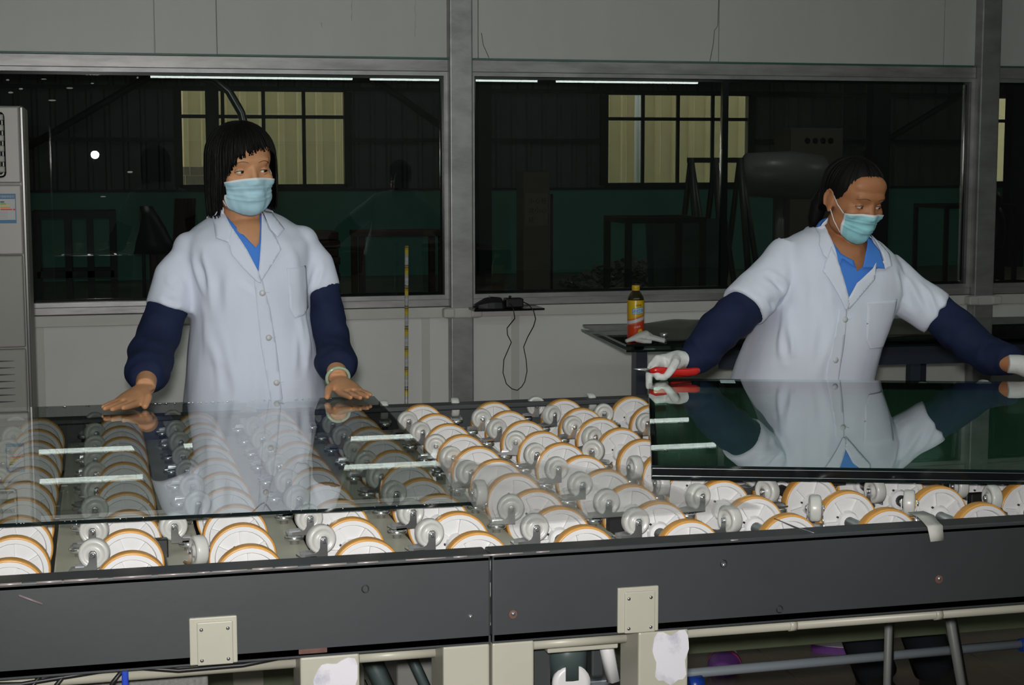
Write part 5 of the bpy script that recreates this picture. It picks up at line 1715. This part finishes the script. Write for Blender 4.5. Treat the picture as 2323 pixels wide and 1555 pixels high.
# ---- bending woman at the right
cfg2 = dict(
    label='person with tied-back hair in a white coat, gloved hands spread over dark glass',
    hips=(1.80, 3.93), feet=(2.125, 3.985), s=.88, mask_span=58, head=(1.833, 3.768, 1.379), yaw=.21, pitch=.33, roll=.045, gaze=(.22, -1, -.30), open=1.3, seed=7.7,
    skin=m_skin2, coat_mat=m_coat2, mask_mat=m_mask2, hem=.62, tilt=.10,
    torso=[(.62, 1.56, 1.95, 3.745, 4.10, 2.3), (.75, 1.565, 1.95, 3.74, 4.09, 2.3), (.90, 1.578, 1.938, 3.73, 4.06, 2.35), (1.0, 1.604, 1.952, 3.712, 4.03, 2.4), (1.06, 1.632, 1.965, 3.705, 4.01, 2.4), (1.12, 1.648, 1.983, 3.703, 3.99, 2.4),
           (1.18, 1.652, 1.993, 3.708, 3.97, 2.4), (1.22, 1.660, 1.985, 3.718, 3.95, 2.4), (1.25, 1.677, 1.965, 3.732, 3.93, 2.3), (1.275, 1.707, 1.935, 3.748, 3.915, 2.2), (1.295, 1.745, 1.897, 3.762, 3.895, 2.1), (1.312, 1.768, 1.874, 3.775, 3.885, 2.1)],
    sleeves=[([(1.70, 3.84, 1.238), (1.612, 3.81, 1.162), (1.551, 3.785, 1.109)], [.055, .0600, .0630]), ([(1.945, 3.83, 1.195), (2.012, 3.795, 1.125), (2.070, 3.762, 1.083)], [.054, .0590, .0590])],
    pads=[((1.695, 3.84, 1.230), (.055, .060, .048)), ((1.955, 3.83, 1.190), (.050, .058, .045))],
    creases=[((1.640, 3.76, 1.115), (1.648, 3.74, .98), .012, .011), ((1.660, 3.74, 1.07), (1.632, 3.73, .95), .007, .010), ((1.665, 3.75, 1.22), (1.655, 3.74, 1.12), .006, .011), ((1.60, 3.755, 1.19), (1.665, 3.745, 1.135), .007, .009),
             ((1.565, 3.745, 1.15), (1.625, 3.745, 1.11), .005, .009), ((1.975, 3.75, 1.08), (1.955, 3.72, .96), .008, .010), ((1.955, 3.74, 1.20), (1.985, 3.74, 1.10), .006, .010), ((2.00, 3.74, 1.17), (2.03, 3.72, 1.09), .005, .009), ((2.04, 3.72, 1.14), (2.06, 3.71, 1.07), .004, .009),
             ((1.72, 3.715, 1.20), (1.725, 3.705, 1.02), .004, .014), ((1.74, 3.70, 1.10), (1.71, 3.705, .95), .004, .013), ((1.88, 3.70, .98), (1.90, 3.72, .90), .004, .012)],
    neck=[((1.822, 3.86, 1.235), .058), ((1.824, 3.835, 1.285), .0465), ((1.829, 3.80, 1.325), .0435), ((1.832, 3.785, 1.365), .047)],
    chest=[((1.818, 3.832, 1.225), (.090, .095, .082))], zchest=1.25,
    arms=[[((1.71, 3.84, 1.225), .036), ((1.552, 3.785, 1.108), .033), ((1.455, 3.762, 1.033), .029), ((1.395, 3.75, .986), .0255), ((1.362, 3.748, .985), .0225)],
          [((1.94, 3.83, 1.185), .036), ((2.065, 3.765, 1.088), .033), ((2.135, 3.665, 1.00), .028), ((2.150, 3.585, .980), .0235), ((2.165, 3.548, .974), .0225)]],
    hands=[],
    V=[(1.7600, 1.3065), (1.7669, 1.2451), (1.7799, 1.1998), (1.7969, 1.1312), (1.8177, 1.1682), (1.865, 1.2028), (1.8812, 1.2214), (1.8806, 1.2865)], neck_cut=(1.821, 3.845, .072, 1.274),
    shirt=[(1.7600, 1.3050), (1.7662, 1.2802), (1.7837, 1.2438), (1.8153, 1.2213), (1.8218, 1.1991), (1.8383, 1.2099), (1.8532, 1.2439), (1.875, 1.2833), (1.893, 1.2743), (1.8969, 1.2134), (1.8692, 1.1909), (1.8235, 1.1563), (1.7972, 1.1161), (1.7724, 1.1933), (1.7555, 1.2595)],
    wings=[([(1.7590, 1.3060), (1.7614, 1.2807), (1.7789, 1.2422), (1.8115, 1.2263), (1.8131, 1.2087), (1.784, 1.2311), (1.7714, 1.2094), (1.7595, 1.26)], .0015),
           ([(1.87, 1.2838), (1.8482, 1.2456), (1.8323, 1.2084), (1.8660, 1.2070), (1.8967, 1.2040), (1.8930, 1.2472)], .0055)],
    collarL=[(1.7719, 1.3306), (1.7555, 1.3154), (1.7327, 1.2661), (1.7357, 1.2396), (1.7576, 1.2193), (1.7691, 1.2245), (1.7691, 1.2433), (1.764, 1.29)],
    lapelL=[(1.7595, 1.26), (1.7751, 1.2005), (1.7922, 1.1341), (1.7963, 1.1098), (1.7844, 1.1056), (1.7571, 1.1558), (1.73, 1.2013), (1.7366, 1.222)],
    collarR=[(1.8888, 1.2872), (1.8984, 1.2737), (1.9213, 1.2402), (1.9194, 1.2105), (1.8978, 1.2017), (1.8876, 1.2196), (1.8993, 1.2238)],
    lapelR=[(1.8728, 1.221), (1.8685, 1.2011), (1.8643, 1.1791), (1.8279, 1.1433), (1.7917, 1.1032), (1.7898, 1.132), (1.8128, 1.1712), (1.86, 1.2057)],
    placket=[(1.7678, 1.1077), (1.7915, 1.1094), (1.7883, 1.0411), (1.7823, 0.9417), (1.778, .66), (1.74, .66), (1.7429, 0.943), (1.755, 1.042)],
    pocket=[(1.8437, 1.1236), (1.9401, 1.126), (1.9377, 1.0371), (1.9216, 1.0019), (1.8648, 1.0036), (1.8497, 1.0284)],
    buttons=[(1.786, 1.081), (1.767, .979), (1.762, .87), (1.76, .76)],
    oversleeves=[[((1.562, 3.785, 1.115), .0540), ((1.49, 3.77, 1.066), .0550), ((1.455, 3.762, 1.033), .0500), ((1.422, 3.755, 1.000), .0470), ((1.395, 3.75, .988), .0400), ((1.378, 3.748, .986), .0300)],
                 [((2.060, 3.765, 1.090), .0500), ((2.103, 3.72, 1.043), .0530), ((2.143, 3.65, .992), .0470), ((2.158, 3.61, .985), .0440), ((2.166, 3.578, .981), .0390), ((2.168, 3.562, .979), .0290)]],
)
P2, body2, bb2, H2, s2 = make_person(cfg2)
hair_shell(P2, H2, s2, (0, .016, .034), (.0785, .100, .0825),
           [(-180, -.078), (-150, -.070), (-122, -.045), (-105, -.020), (-95, .002), (-86, .004), (-76, -.004), (-68, .004), (-56, .022), (-40, .048), (-20, .067), (0, .077), (14, .074), (32, .058), (50, .036), (66, .008), (84, .004), (95, .002), (105, -.02), (122, -.045), (150, -.07), (180, -.078)],
           na=220, jag=.0016, taper=.90, strands=40, seed=9, thick=.004)
mb = MB()
pts = [(0, .100, -.022), (-.004, .122, -.034), (-.010, .130, -.066), (-.014, .126, -.110), (-.014, .118, -.165)]
mb.tube([H2 @ (Vector(p) * s2) for p in pts], [.020, .024, .023, .019, .006], 14)
par(mb.build('ponytail', m_hair), P2)
par(MB().tube([H2 @ (Vector((.023 * math.cos(t) - .002, .113 + .004 * math.sin(t), -.029 + .023 * math.sin(t))) * s2) for t in [2 * PI * j / 24 for j in range(24)]], .0065, 8, closed=True).build('hair_tie', mat('brown_tie', (.18, .08, .04), .7)), P2)

# gloves on her hands
mb = MB()
mb.tube([(1.385, 3.750, .988), (1.366, 3.746, .990), (1.345, 3.737, .986), (1.318, 3.728, .982)], [.0265, .0275, .029, .024], 16, flat=(1.1, .80))
mb.tube([(1.352, 3.726, .996), (1.338, 3.694, .988), (1.322, 3.678, .973), (1.311, 3.676, .960)], [.0125, .0115, .0105, .0085], 12)     # thumb over the handle
mb.ell((1.311, 3.676, .960), (.0085,) * 3, 10, 8)
mb.tube([(1.330, 3.735, .992), (1.302, 3.722, .994), (1.284, 3.712, .980), (1.2755, 3.705, .958), (1.2745, 3.702, .932)], [.0135, .0115, .0100, .0092, .0082], 12)   # forefinger down past the edge
mb.ell((1.2745, 3.702, .931), (.0082,) * 3, 10, 8)
mb.tube([(1.322, 3.730, .984), (1.298, 3.715, .986), (1.283, 3.697, .972), (1.292, 3.684, .956), (1.306, 3.682, .9545)], [.0125, .0110, .0100, .0095, .0082], 12)
mb.ell((1.307, 3.682, .9545), (.0082,) * 3, 10, 8)
mb.tube([(1.328, 3.738, .978), (1.306, 3.726, .972), (1.294, 3.706, .960), (1.304, 3.694, .9545), (1.318, 3.692, .9545)], [.0120, .0105, .0098, .0092, .0080], 12)
mb.tube([(1.335, 3.742, .974), (1.318, 3.735, .964), (1.312, 3.715, .956), (1.322, 3.703, .9545)], [.0115, .0100, .0092, .0078], 12)
g1 = fused('glove', mb, m_cotton, .0028, 3)
ripple(g1.data, .0010, (70, 70, 70), 3)
par(g1, P2)['label'] = 'white cotton glove gripping the red handle'
mb = MB()
wr = Vector((2.162, 3.552, .976))
dd = Vector((.93, -.35, -.05)).normalized()
mb.tube([wr - dd * .012, wr + dd * .012, wr + dd * .045 - Vector((0, 0, .006))], [.0285, .030, .036], 18, flat=(1.0, .80))
hand_geo(mb, tuple(wr + dd * .006), dd, (0, 0, 1), -1 if False else 1, 1.06, (.02, .0, .0, .02), (.078, -.055, -.018), 1.0, .020, frad=.0092)
g2 = fused('glove', mb, m_cotton, .0028, 3)
ripple(g2.data, .0014, (50, 50, 50), 8)
par(g2, P2)

# red-handled pliers in her hand
PLR = thing('pliers', 'red-handled pliers held in the white glove at the corner of the dark glass', 'pliers', (1.33, 3.69, .968))
m_red = mat('red_grip', (.52, .012, .010), .22, spec=.6)
def rel(p): return (p[0] - 1.33, p[1] - 3.69, p[2] - .968)
MB().tube([rel(p) for p in ((1.272, 3.690, .970), (1.286, 3.687, .9725), (1.305, 3.686, .9705), (1.335, 3.685, .9665), (1.362, 3.6845, .9650), (1.385, 3.685, .9665), (1.397, 3.686, .9690))], [.0045, .0085, .0092, .0080, .0095, .0100, .0065], 14, flat=(.8, 1.0)).build('handle', m_red, PLR)
MB().tube([rel(p) for p in ((1.272, 3.696, .970), (1.30, 3.706, .964), (1.34, 3.712, .957), (1.385, 3.712, .956))], [.0045, .0065, .0070, .0055], 12).build('handle', m_red, PLR)
MB().tube([rel(p) for p in ((1.274, 3.692, .9705), (1.262, 3.693, .9725), (1.250, 3.694, .974), (1.232, 3.696, .9755))], [.0045, .0060, .0045, .0018], 10, flat=(.7, 1)).build('jaws', m_steel, PLR)
